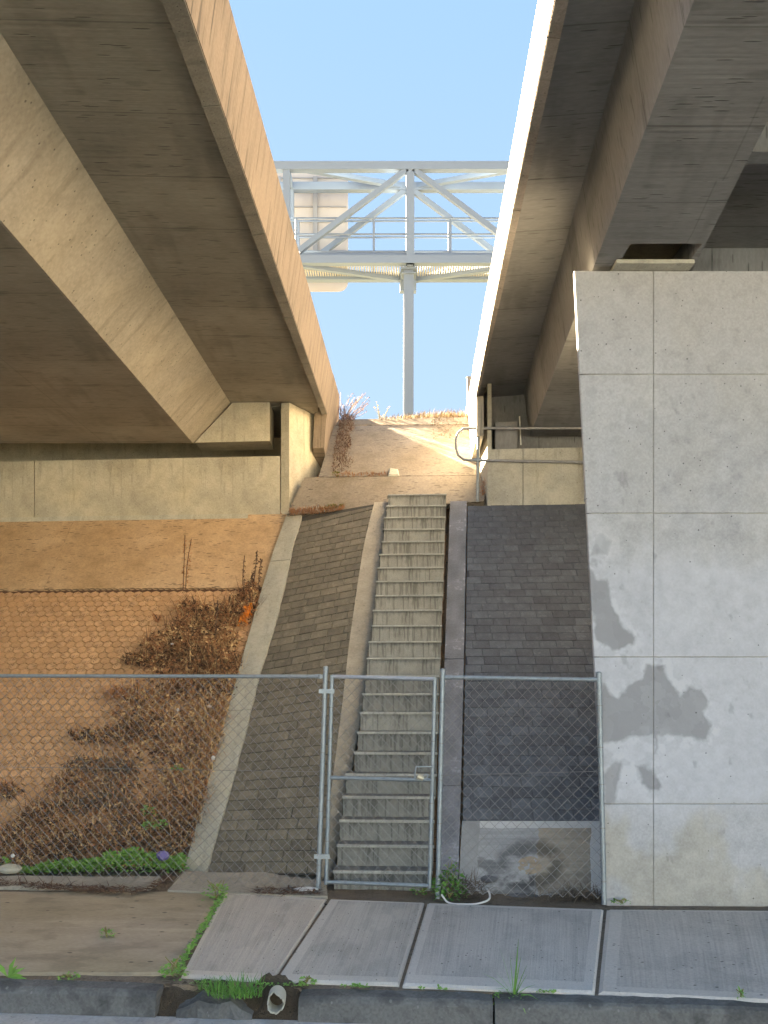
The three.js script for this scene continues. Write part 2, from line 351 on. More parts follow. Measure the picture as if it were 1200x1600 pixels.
{ // shed added unseen behind the camera: its sunlit wall bounces light onto the foreground
  const B = new THREE.Group(); B.name = numbered('bounce_shed'); scene.add(B); B.userData = { kind: 'structure', label: 'added pale blue grey shed out of view, a reflector for the shaded foreground' };
  const bm = mat([0.33, 0.45, 0.60], cW, 0.9, 0.004), rm = mat([0.3, 0.31, 0.33], null, 0.7);
  mesh('wall', boxAt(9, 1.75, 13, 26, 3.5, 6), bm, B); mesh('roof', boxAt(9, 3.6, 12.9, 26.6, 0.2, 6.8), rm, B);
  for (const x of [0, 7, 14]) mesh('door', boxAt(x, 1.3, 9.97, 2.6, 2.6, 0.08), rm, B);
}
// earth verge between the footpath and the paved slopes
setting('verge', sheet((u, v) => { const a = K(mix(-6, 7, u), mix(2.0, 3.6, v)); a.y = -0.012 + 0.02 * fbm(u, v, 60, 8, 2, 301); return a; }, 80, 8, 0.15), M.dirt, 'strip of dirty earth behind the footpath');

// footpath slabs: old brown slab on the left, broom-finished slabs to the right
{
  const path = new THREE.Group(); path.name = numbered('footpath'); scene.add(path); path.userData = { kind: 'structure', label: 'concrete footpath of large slabs between kerb and fence' };
  const slabTex = (seed, brown, borders) => makeTex(768, 768, (u, v) => {
    const big = fbm(u, v, 3, 3, 5, seed), fine = fbm(u, v, 180, 180, 2, seed + 3), broom = fbm(u + 0.05 * v, v, 170, 3, 3, seed + 5), broom2 = fbm(u + 0.05 * v, v, 40, 2, 3, seed + 6), swirl = fbm(u, v, 4, 14, 4, seed + 9);
    const sp = specks(u, v, 30, 30, seed + 11, 0.08, 0.08, 0.2), patch = fbm(u, v, 6, 6, 4, seed + 14);
    const edgeD = Math.min(borders[0] ? u / borders[0] : 9, borders[1] ? (1 - u) / borders[1] : 9, borders[2] ? v / borders[2] : 9, borders[3] ? (1 - v) / borders[3] : 9);
    const rim = edgeD < 1 ? 1 : 0;
    let c = 0.8 + 0.24 * (big - 0.5) + 0.2 * (fine - 0.5), h = 0.5 + 0.3 * (fine - 0.5);
    if (brown) { c += 0.2 * (swirl - 0.5) + 0.25 * (patch - 0.5); c *= 1 + 0.12 * smooth(0.62, 0.72, fbm(u, v, 5, 20, 4, seed + 21)); c *= 1 - 0.2 * smooth(0.5, 0.75, fbm(u, v, 14, 14, 4, seed + 23)); }
    else if (!rim) { c += 0.2 * (broom - 0.5) - 0.07 * smooth(0.5, 0.75, broom2) - 0.04; h += 0.5 * (broom - 0.5); c *= 1 - 0.12 * smooth(0.5, 0.7, patch); }
    else c = 0.87 + 0.2 * (fine - 0.5) + 0.15 * (big - 0.5);
    c *= 1 - 0.7 * sp;
    return brown ? [c, c * 0.92, c * (0.82 + 0.2 * (big - 0.5)), h] : [c, c, c * 0.985, h];
  }, false);
  const slabs = [
    [[-420, 1392], [346, 1392], [276, 1521], [-560, 1521], 0.006, slabTex(401, true, [0, 0, 0, 0]), [0.46, 0.41, 0.33], 'old brown stained footpath slab without joints'],
    [[352, 1391], [511, 1404], [425, 1531], [283, 1524], 0.012, slabTex(431, false, [0.05, 0.02, 0.05, 0.05]), [0.664, 0.592, 0.518], 'pale slab beside the weedy joint'],
    [[516, 1404], [663, 1409.5], [623.5, 1537], [430, 1531.5], 0.01, slabTex(461, false, [0.1, 0.03, 0.06, 0.03]), [0.639, 0.592, 0.539], 'slab in front of the gate'],
    [[668, 1410], [943, 1420], [929, 1550], [629, 1537.5], 0.014, slabTex(491, false, [0.05, 0.06, 0.09, 0.04]), [0.652, 0.603, 0.561], 'slab with smooth pale edges'],
    [[948, 1420], [1460, 1424], [1500, 1578], [935, 1550.5], 0.01, slabTex(521, false, [0.05, 0.04, 0.06, 0.03]), [0.664, 0.597, 0.539], 'slab at the foot of the pier'],
  ];
  for (const [a, b, c, d, y, t, rgb, label] of slabs) {
    const [A, B, C, D] = [a, b, c, d].map(([x, yy]) => onY(x, yy, y)), f = bil(D, C, B, A), s = new Soup();
    const N = 14, ch = 0.012, inset = (u) => u;
    const G = (i, j) => { const p = f(i / N, j / N); if (i % N === 0 || j % N === 0) p.y -= ch; return p; };
    const us = [0, 0.012, ...Array.from({ length: N - 1 }, (_, i) => (i + 1) / N), 0.988, 1];
    const pt = (u, v) => { const p = f(u, v); if (u === 0 || u === 1 || v === 0 || v === 1) p.y -= ch; return p; };
    for (let j = 0; j + 1 < us.length; j++) for (let i = 0; i + 1 < us.length; i++) { const q = [[i, j], [i + 1, j], [i + 1, j + 1], [i, j + 1]].map(([m, n]) => [us[m], us[n]]); s.quad(...q.map(([u, v]) => pt(u, v)), ...q); }
    const dn = (p) => p.clone().setY(-0.12), R = [[0, 0], [1, 0], [1, 1], [0, 1]].map(([u, v]) => pt(u, v));
    for (let i = 0; i < 4; i++) s.flatQuad(R[i], R[(i + 1) % 4], dn(R[(i + 1) % 4]), dn(R[i]));
    const m = mesh('slab', s.geo(), mat(rgb, t, 0.88, 0.006), path); m.userData = { label };
  }
  // earth in the joints and behind the kerb
  setting('joint_soil', sheet((u, v) => K(mix(-5, 7, u), mix(0.0, 2.2, v), -0.014 + 0.012 * fbm(u, v, 80, 8, 2, 311)), 60, 6, 0.1), M.dirt, 'dark soil in the joints of the footpath');
}
// kerb stones
{
  const kerb = new THREE.Group(); kerb.name = numbered('kerb'); scene.add(kerb); kerb.userData = { kind: 'structure', label: 'dark weathered concrete kerb along the road' };
  const sOf = (px, py = 1540) => onY(px, py).sub(K0).dot(kdir);
  const stone = (px0, px1, dTop, lean, rough, label) => {
    const s0 = sOf(px0), s1 = sOf(px1), n = Math.max(4, Math.round((s1 - s0) / 0.06));
    const prof = (s, k) => {
      const w = (hash(Math.round(s * 90), k, 77) - 0.5) * rough, e0 = smooth(0, 0.1, s - s0), e1 = smooth(0, 0.1, s1 - s), end = Math.min(e0, e1);
      const y1 = dTop + w - rough * 1.2 * (1 - end);
      return [[0.0, -0.2], [0.0, y1 - 0.004], [-0.012, y1], [-0.115, y1 - 0.006 + lean], [-0.135, y1 - 0.018], [-0.147, y1 - 0.04], [-0.165 + w, -0.2]].map(([b, y]) => K(s, b - 0.004, y));
    };
    const secs = []; for (let i = 0; i <= n; i++) secs.push(prof(mix(s0, s1, i / n), i));
    const m = mesh('kerb_stone', loft(secs), M.kerbFace, kerb); if (label) m.userData = { label };
  };
  const texKerb = makeTex(1024, 256, (u, v) => {
    const big = fbm(u, v, 8, 3, 5, 601), fine = fbm(u, v, 200, 50, 3, 603), black = fbm(u, v, 14, 4, 4, 605), crack = Math.abs(fbm(u, v, 5, 2, 4, 607) - 0.5), chalk = specks(u, v, 18, 6, 609, 0.12, 0.08, 0.2, 0.5);
    let c = 0.66 + 0.4 * (big - 0.5) + 0.4 * (fine - 0.5); c *= 1 - 0.35 * smooth(0.5, 0.68, black); c *= 1 - 0.15 * (1 - smooth(0.002, 0.006, crack)); c += 0.35 * chalk;
    return [c, c, c * 0.99, 0.5 + 0.6 * (fine - 0.5)];
  });
  M.kerbFace = mat([0.19, 0.185, 0.18], rep(texKerb, 1 / 2.4, 1 / 0.6), 0.9, 0.006);
  stone(-700, -130, 0.005, 0, 0.006); stone(-128, 252, 0.005, 0, 0.008, 'kerb stone with a chipped end');
  stone(284, 402, -0.045, -0.01, 0.035, 'sunken broken kerb stone');
  stone(474, 768, -0.002, 0, 0.006); stone(771, 1290, 0.0, 0, 0.006); stone(1293, 1900, 0, 0, 0.006);
  const s0 = sOf(238), s1 = sOf(490), q = [];
  const sheetDirt = sheet((u, v) => K(mix(s0, s1, u), mix(-0.155, 0.03, v), mix(-0.19, -0.01, v) + 0.09 * (fbm(u, v, 16, 6, 4, 333) - 0.4) + 0.055 * Math.exp(-(((u - 0.77) / 0.11) ** 2)) * smooth(0.15, 0.6, v)), 50, 10, 0.05);
  setting('kerb_soil', sheetDirt, M.soil, 'dark soil spilling through the gap of the broken kerb');
}

// ================================================================ BRIDGES
const dN = 4.4, dAb = 13.62;                                              // decks cut short ahead of the camera, opening the sky to light the footpath
const at = (x, h, d) => V(x, EYE + h, -d);
function stations(d0, d1, step = 1.2) { const r = []; const n = Math.max(1, Math.ceil((d1 - d0) / step)); for (let i = 0; i <= n; i++) r.push(mix(d0, d1, i / n)); return r; }
const prismD = (d0, d1, profile, step = 2) => loft(stations(d0, d1, step).map((d) => profile(d).map(([x, h]) => at(x, h, d))));
const E = {
  Lpt: edge(4.38, 361.9, 0, 529, 609), Leb: edge(3.76, 288.7, 0, 512.5, 652), Lin: edge(3.76, 250, 0, 503, 650), Lwt: edge(3.83, 0, 47, 362, 632), Lwb: edge(3.26, 0, 343, 304.5, 696),
  Rpt: edge(4.40, 837, 0, 724, 650), Rpb: edge(3.58, 866, 0, 739.5, 640), Rin: edge(3.58, 890.6, 0, 771, 520), Rwt: edge(3.83, 945, 161, 825, 585), Rwb: edge(3.2, 1076, 22.5, 828, 682), Rsr: edge(3.2, 1200, 187.5, 1083.75, 418),
};
{ // ---- left bridge
  const B = thing('road_bridge', 'concrete road bridge on the left with sunlit-tinted sloping girder side and streaked parapet', 'bridge');
  const LX = -26;
  mesh('deck_slab', prismD(dN, dAb, (d) => [[E.Lin(d) + 0.01, 3.80], [E.Lwt(d) - 0.3, 3.83], [LX + 1.4, 3.83], [LX, 3.83], [LX, 4.1], [E.Lin(d) + 0.01, 4.1]]), M.soffit2 = mat([0.335, 0.31, 0.265], rep(texSoffit, 1 / 2.6, 1 / 2.6)), B).geometry;
  mesh('approach_slab', prismD(dAb + 0.002, 15.2, () => [[-1.6, 3.81], [-0.96, 3.81], [-0.96, 4.085], [-1.6, 4.085]]), M.deck, B);
  mesh('approach_slab', prismD(dAb - 0.3, 17.5, () => [[-1.32, 3.84], [LX, 3.84], [LX, 4.09], [-1.32, 4.09]]), M.deck, B);
  // girder: sloping side faces and the soffit between them
  mesh('girder_side', prismD(dN, dAb - 0.12, (d) => [[E.Lwt(d), 3.826], [E.Lwb(d), 3.26], [E.Lwb(d) - 0.25, 3.28], [E.Lwt(d) - 0.25, 3.826]]), M.web, B);
  const soff = mesh('girder_soffit', prismD(dN, dAb - 0.12, (d) => [[E.Lwb(d) - 0.004, 3.262], [-5.3, 3.262], [-5.3, 3.45], [E.Lwb(d) - 0.2, 3.45]]), M.soffit, B);
  mesh('girder_soffit', prismD(dN, dAb - 0.12, () => [[-5.306, 3.264], [-8.6, 3.264], [-8.6, 3.45], [-5.306, 3.45]]), M.soffit, B);
  mesh('girder_side', prismD(dN, dAb - 0.12, () => [[-8.6, 3.26], [-9.1, 3.826], [-8.85, 3.826], [-8.4, 3.28]]), M.web, B);
  for (const gx of [-16.2, -23.4]) mesh('girder', prismD(dN, dAb - 0.12, () => [[gx + 3.4, 3.826], [gx + 2.9, 3.26], [gx - 1.2, 3.26], [gx - 1.7, 3.826]]), M.soffit, B);
  // end diaphragm over the abutment shelf
  mesh('end_diaphragm', loft([13.42, 13.95].map((d) => { const sk = (x) => d - SKEW * (x + 1.6); return [[E.Lwt(13.5) + 0.03, 3.822], [E.Lwb(13.5) + 0.02, 3.275], [-1.60, 3.275], [-1.60, 3.822]].map(([x, h]) => at(x, h, sk(x))); })), M.abut, B);
  // edge: cast pieces of the downstand, joints between them
  const js = [dN, 6.35, 8.2, 10.1, 12.0, 13.86];
  for (let i = 0; i + 1 < js.length; i++) mesh('edge_beam', prismD(js[i] + 0.008, js[i + 1] - 0.008, (d) => [[E.Leb(d) - 0.006, 3.766], [E.Lin(d) + 0.006, 3.76], [E.Lin(d), 3.9], [E.Leb(d) - 0.006, 3.9]]), M.darkEdge, B);
  const face = (d0, d1) => prismD(d0, d1, (d) => [[E.Leb(d), 3.772], [E.Lpt(d) - 0.012, 4.355], [E.Lpt(d) - 0.04, 4.38], [E.Lpt(d) - 0.24, 4.38], [E.Lpt(d) - 0.3, 4.1], [E.Leb(d) - 0.12, 3.92]], 1);
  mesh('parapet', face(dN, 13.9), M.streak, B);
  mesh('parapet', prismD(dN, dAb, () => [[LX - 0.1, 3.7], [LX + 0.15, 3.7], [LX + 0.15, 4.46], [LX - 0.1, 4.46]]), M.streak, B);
}
{ // ---- right bridge
  const B = thing('road_bridge', 'shaded concrete road bridge on the right with a blazing white parapet face', 'bridge');
  const RX = 24, dR = 12.95;
  mesh('deck_slab', prismD(dN, dR + 0.3, (d) => [[E.Rin(d) - 0.01, 3.78], [E.Rwt(d) + 0.2, 3.83], [RX, 3.83], [RX, 4.1], [E.Rin(d) - 0.01, 4.1]]), M.deckR, B);
  mesh('approach_slab', prismD(dR, 17.5, () => [[1.5, 3.84], [RX, 3.84], [RX, 4.09], [1.5, 4.09]]), M.deckR, B);
  const girder = (d0, d1, lo = 3.2, name = 'girder') => mesh(name, prismD(d0, d1, (d) => [[E.Rwt(d), 3.828], [E.Rwb(d), lo], [E.Rsr(d), lo], [E.Rsr(d) + 0.22, 3.828]], 1), M.deckR, B);
  girder(dN, 7.12); girder(8.0, dR - 0.1);
  // over the pier: a recess in the underside, with two cheeks
  mesh('girder', prismD(7.12, 8.0, (d) => [[E.Rwt(d), 3.828], [E.Rwb(d), 3.2], [1.83, 3.2], [1.83, 3.828]]), M.deckR, B);
  mesh('girder', prismD(7.12, 8.0, (d) => [[2.36, 3.828], [2.36, 3.2], [E.Rsr(d), 3.2], [E.Rsr(d) + 0.2, 3.828]]), M.deckR, B);
  mesh('bearing_recess', prismD(7.3, 8.0, () => [[1.836, 3.82], [1.836, 3.4], [2.354, 3.4], [2.354, 3.82]]), M.abut, B);
  mesh('bearing_plate', boxAt(2.085, EYE + 3.178, -7.62, 0.6, 0.03, 0.5), M.abutR, B);
  for (const [x0, x1] of [[4.3, 6.2], [9, 11.5], [14, 16.5], [19, 21.5]]) mesh('girder', prismD(dN, dR - 0.1, () => [[x0, 3.828], [x0 + 0.12, 3.2], [x1, 3.2], [x1 + 0.2, 3.828]]), M.deckR, B);
  // cross beams between the girders
  for (const d of [5.4, 6.6, 8.6]) mesh('cross_beam', prismD(d, d + 0.16, () => [[E.Rsr(d) + 0.12, 3.6], [4.3, 3.6], [4.3, 3.826], [E.Rsr(d) + 0.12, 3.826]]), M.deckR, B);
  const js = [dN, 5.4, 7.4, 9.4, 11.4, 13.6];
  for (let i = 0; i + 1 < js.length; i++) mesh('edge_beam', prismD(js[i] + 0.006, js[i + 1] - 0.006, (d) => [[E.Rpb(d) + 0.006, 3.586], [E.Rin(d) - 0.006, 3.58], [E.Rin(d), 3.9], [E.Rpb(d) + 0.006, 3.9]]), M.edgeR = M.edgeR ?? mat([0.34, 0.3, 0.28], cF), B);
  mesh('parapet', prismD(dN, 13.7, (d) => [[E.Rpb(d), 3.592], [E.Rpt(d) + 0.012, 4.38], [E.Rpt(d) + 0.035, 4.40], [E.Rpt(d) + 0.24, 4.40], [E.Rpt(d) + 0.3, 4.1], [E.Rpb(d) + 0.11, 3.92]], 1), M.parapetR = mat([0.47, 0.445, 0.395], rep(texStreak, 1 / 3.2, 1 / 1.6)), B);
  mesh('wing_wall', prismD(12.35, 13.69, (d) => [[E.Rpb(d) + 0.012, 3.08], [E.Rpb(d) + 0.012, 3.588], [E.Rpb(d) + 0.1, 3.588], [E.Rpb(d) + 0.1, 3.08]], 0.5), M.parapetR, B);
  mesh('parapet', prismD(13.72, 18, (d) => [[E.Rpb(d) + 0.02, 3.08], [E.Rpt(d) + 0.02, 4.38], [E.Rpt(d) + 0.24, 4.38], [E.Rpb(d) + 0.2, 3.08]], 1), M.parapetR, B);
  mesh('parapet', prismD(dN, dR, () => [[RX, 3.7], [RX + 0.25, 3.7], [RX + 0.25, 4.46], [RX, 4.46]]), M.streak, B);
}

// ---- abutments
const Q = (x, q) => -(q - SKEW * x);                                       // z of a point x on the contour q
const skewBox = (x0, x1, y0, y1, q0, q1, y1b = y1) => loft([q0, q1].map((q) => [[x0, y0], [x1, y0], [x1, y1b], [x0, y1]].map(([x, y]) => V(x, y, Q(x, q)))));
{
  const A = thing('bridge_abutment', 'concrete abutment wall, warm light put into its yellowish colour, under the left bridge with a corner pillar', 'abutment');
  const y0 = 3.7, yt = 4.86, q = 13.27;
  for (const [a, b] of [[-26.3, -8.2], [-8.19, -5.0], [-4.99, -1.452]]) mesh('wall', skewBox(a, b, y0, yt, q, q + 0.5), M.abut, A);
  mesh('footing', skewBox(-26.3, -1.9, 3.75, 4.05, q - 0.07, q - 0.002), M.strip, A);
  mesh('back_wall', skewBox(-26.3, -1.45, 3.7, 5.88, q + 2.1, q + 2.4), M.abut, A);
  // corner pillar and the return wall that runs back to the parapet end
  const px = (x, y, d) => P(x, y, d);
  const pil = [px(438.5, 815, 13.42), px(452, 806, 13.36), px(452, 629, 13.36), px(439.5, 630, 13.42)];
  mesh('pillar', loft([pil, pil.map((p, i) => p.clone().add(V(i === 1 || i === 2 ? 0.19 : 0.0, 0, -0.42)))]), M.abut, A);
  const r0 = V(-1.17, 0, -13.72), r1 = V(-0.93, 0, -14.35), r2 = V(-0.84, 0, -14.9);
  const wall = (a, b, y0a, y0b, ya, yb, th = 0.3) => loft([[a, y0a, ya], [b, y0b, yb]].map(([p, lo, hi]) => [V(p.x, lo, p.z), V(p.x, hi, p.z), V(p.x - th, hi, p.z + 0.02), V(p.x - th, lo, p.z + 0.02)]));
  mesh('return_wall', wall(r0, r1, 3.9, 4.2, 5.6, 5.75), M.abut2 = mat([0.6, 0.54, 0.4], cF), A);  // paler copy of abut, stronger warm light put into the colour
  mesh('return_wall', wall(V(r1.x + 0.03, 0, r1.z), V(r2.x + 0.02, 0, r2.z), 4.2, 4.4, 5.75, 5.75, 0.35), M.abut2, A);
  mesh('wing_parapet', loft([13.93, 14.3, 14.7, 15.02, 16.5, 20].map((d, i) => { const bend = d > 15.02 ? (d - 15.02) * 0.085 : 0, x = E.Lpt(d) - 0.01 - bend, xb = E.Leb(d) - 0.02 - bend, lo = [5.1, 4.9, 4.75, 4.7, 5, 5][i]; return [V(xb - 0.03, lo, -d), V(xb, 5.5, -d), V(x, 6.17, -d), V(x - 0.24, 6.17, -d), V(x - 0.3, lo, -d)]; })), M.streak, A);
}
{
  const A = thing('bridge_abutment', 'grey concrete abutment wall under the right bridge behind the pipe handrail', 'abutment');
  const q = 12.62;
  for (const [a, b] of [[1.40, 1.80], [1.808, 3.6], [3.61, 24]]) mesh('wall', skewBox(a, b, 3.75, 4.74, q, q + 0.45), M.abutR, A);
  mesh('end_wall', skewBox(1.345, 1.397, 3.75, 5.6, q - 0.02, q + 0.9), M.abutR, A);
  mesh('back_wall', skewBox(1.43, 24, 4.3, 5.88, q + 0.62, q + 1.0), M.deckR, A);
  mesh('bearing_block', skewBox(1.46, 1.74, 4.742, 5.12, q + 0.1, q + 0.4), M.deckR, A);
  mesh('sun_slit', pipe([V(1.818, 4.86, Q(1.818, q + 0.3)), V(1.80, 5.24, Q(1.80, q + 0.3))], 0.009, 8), mat([0.85, 0.83, 0.78], null, 0.5), A);  // white rod drawn in place of a bright slit of sunlight
}

// ---- pier
{
  const A = thing('bridge_pier', 'tall pale concrete pier wall with grey paint patches over old graffiti', 'pier');
  const d = 7.5, top = EYE + 632 / F * d, W = [[897, 423], [948, 1414]];
  const xl = (y) => { const py = HY - (y - EYE) * F / d; return (mix(W[0][0], W[1][0], (py - 423) / (1414 - 423)) - CX) / F * d; };
  const xr = 3.25, yOf = (py) => EYE + (HY - py) / F * d, xOf = (px) => (px - CX) / F * d;
  const poly = (pts, x, y) => { let inside = false, best = 1e9; for (let i = 0, j = pts.length - 1; i < pts.length; j = i++) { const [xi, yi] = pts[i], [xj, yj] = pts[j]; if ((yi > y) !== (yj > y) && x < (xj - xi) * (y - yi) / (yj - yi) + xi) inside = !inside; const t = clamp(((x - xi) * (xj - xi) + (y - yi) * (yj - yi)) / ((xj - xi) ** 2 + (yj - yi) ** 2)); best = Math.min(best, Math.hypot(x - xi - t * (xj - xi), y - yi - t * (yj - yi))); } return inside ? best : -best; };
  const patches = [
    [[[905, 878], [922, 880], [932, 900], [950, 902], [958, 940], [972, 962], [985, 978], [998, 990], [997, 1004], [975, 1008], [960, 1016], [938, 1014], [924, 1000], [918, 960], [910, 930]], 0.47],
    [[[930, 1062], [948, 1068], [962, 1085], [985, 1068], [1010, 1060], [1018, 1040], [1045, 1040], [1052, 1062], [1068, 1090], [1076, 1075], [1096, 1076], [1102, 1096], [1098, 1115], [1116, 1135], [1110, 1156], [1062, 1150], [1020, 1143], [985, 1158], [950, 1166], [930, 1160]], 0.5],
    [[[1016, 1138], [1026, 1138], [1025, 1165], [1027, 1178], [1021, 1178], [1018, 1160]], 0.5],
    [[[938, 1205], [960, 1190], [977, 1190], [975, 1215], [962, 1252], [940, 1258]], 0.55],
    [[[994, 1196], [1010, 1194], [1028, 1205], [1042, 1222], [1038, 1234], [1018, 1228], [1000, 1212]], 0.46],
    [[[930, 838], [955, 842], [952, 868], [925, 874]], 0.68],
  ];
  const X0 = 890, X1 = 1260, Y0 = 420, Y1 = 1416;
  const tex = makeTex(740, 1990, (u, v) => {
    const x = mix(X0, X1, u), y = mix(Y1, Y0, v);
    const n1 = fbm(u, v, 9, 22, 5, 701), n2 = fbm(u, v, 9, 22, 5, 703), big = fbm(u, v, 3, 6, 5, 705), fine = fbm(u, v, 150, 400, 3, 707), mid = fbm(u, v, 20, 52, 4, 709), brush = fbm(u + 0.3 * v, v, 30, 80, 3, 711);
    const X = x + 34 * (n1 - 0.5), Y = y + 34 * (n2 - 0.5);
    let c = 0.78 + 0.34 * (big - 0.5) + 0.34 * (mid - 0.5) + 0.22 * (fine - 0.5), warm = 0.02 + 0.04 * smooth(0.45, 0.7, fbm(u, v, 3, 5, 4, 713));
    const wash = smooth(830, 900, Y + 90 * (big - 0.5)) * (1 - smooth(1225, 1290, Y + 60 * (n1 - 0.5)));   // repainted band, ragged outline
    c = mix(c, 0.92 + 0.2 * (brush - 0.5) + 0.14 * (mid - 0.5) + 0.1 * (fine - 0.5), wash * 0.85); warm *= 1 - wash; warm -= 0.035 * wash;
    let edgeHalo = 0;
    for (const [pts, val] of patches) {
      const s = poly(pts, X, Y);
      if (s > 0 || s > -1.5) { const k = smooth(-1.5, 5, s) * (0.85 + 0.3 * (brush - 0.5)); c = mix(c, val * (1 + 0.16 * (brush - 0.5) + 0.16 * (mid - 0.5) + (n1 + 0.3 * (mid - 0.5) > 0.56 ? -0.09 : n2 > 0.56 ? 0.06 : 0)) + 0.03, k); warm *= 1 - k; }
      else if (s > -22) edgeHalo = Math.max(edgeHalo, (1 + s / 22) * smooth(0.42, 0.6, brush));
    }
    c += 0.1 * edgeHalo;
    const low = smooth(0.42, 0.62, fbm(u, v, 5, 9, 5, 715) + 0.25 * smooth(1230, 1400, y) - 0.12) * smooth(1215, 1300, y + 60 * (n2 - 0.5));  // ochre stains above the footpath
    warm += 0.2 * low; c *= 1 - 0.1 * low;
    const grime = smooth(0.42, 0.75, mid) * smooth(0.35, 0.7, big) * (y < 800 ? 1 : 0.25); c *= 1 - 0.22 * grime;
    const pit = specks(u, v, 34, 92, 717, y < 780 ? 0.1 : 0.04, 0.05, 0.13); c *= 1 - 0.7 * pit;
    const scr = smooth(0.66, 0.84, fbm(u + 0.4 * v, v, 26, 40, 3, 719)) * smooth(0.55, 0.7, n1); c *= 1 - 0.25 * scr;
    return [c * (1 + warm * 0.25), c * (1 + warm * 0.02), c * (1 - warm * 0.6), 0.5 + 0.4 * (fine - 0.5) - 0.5 * pit];
  }, false);
  const pm = mat([0.52, 0.515, 0.54], tex, 0.86, 0.004);
  const body = (y) => { const x = xl(y) + 0.012; return [V(x + 0.03, y, -d - 0.009), V(xr - 0.012, y, -d - 0.009), V(xr - 0.012, y, -d - 1.0), V(x + 0.26, y, -d - 1.0), V(x + 0.016, y, -d - 0.05)]; };
  mesh('core', loft([-0.1, 1.2, 2.5, 3.8, top - 0.002].map(body), false), M.abutR, A);
  const cap = body(top - 0.001); { const s = new Soup(); for (let i = 1; i + 1 < cap.length; i++) s.tri(cap[0], cap[i], cap[i + 1], [cap[0].x, cap[0].z], [cap[i].x, cap[i].z], [cap[i + 1].x, cap[i + 1].z]); mesh('top', s.geo(), M.abutR, A); }
  // formwork panels with recessed joints
  const ys = [yOf(1430), yOf(1256), yOf(1026.5), yOf(802), yOf(585), top], g = 0.002;
  for (let r = 0; r < 5; r++) for (const c of [0, 1]) {
    const ya = ys[r] + (r ? g : 0), yb = ys[r + 1] - (r < 4 ? g : 0), jx = xOf(1021);
    const xa = (y) => (c ? jx + g * 0.7 : xl(y)), xb = () => (c ? xr : jx - g * 0.7);
    const s = new Soup(), z = -d, zb = -d - 0.009, t = (p) => [(xToPx(p.x) - X0) / (X1 - X0), (Y1 - (HY - (p.y - EYE) * F / d)) / (Y1 - Y0)];
    const ch = 0.004, quad = [V(xa(ya) + ch, ya + ch, z), V(xb() - ch, ya + ch, z), V(xb() - ch, yb - ch, z), V(xa(yb) + ch, yb - ch, z)], back = [V(xa(ya), ya, zb), V(xb(), ya, zb), V(xb(), yb, zb), V(xa(yb), yb, zb)];
    const N = 5;
    s.quad(...quad, ...quad.map(t));
    for (let i = 0; i < 4; i++) { const j = (i + 1) % 4; s.quad(quad[i], quad[j], back[j], back[i], t(quad[i]), t(quad[j]), t(back[j]), t(back[i])); }
    if (!c) { const nose = [V(xa(ya), ya, zb), V(xa(yb), yb, zb), V(xa(yb) + 0.004, yb, -d - 0.055), V(xa(ya) + 0.004, ya, -d - 0.055)]; s.quad(...nose, ...nose.map(t)); }
    mesh('panel', s.geo(), pm, A);
  }
  function xToPx(x) { return CX + x * F / d; }
}

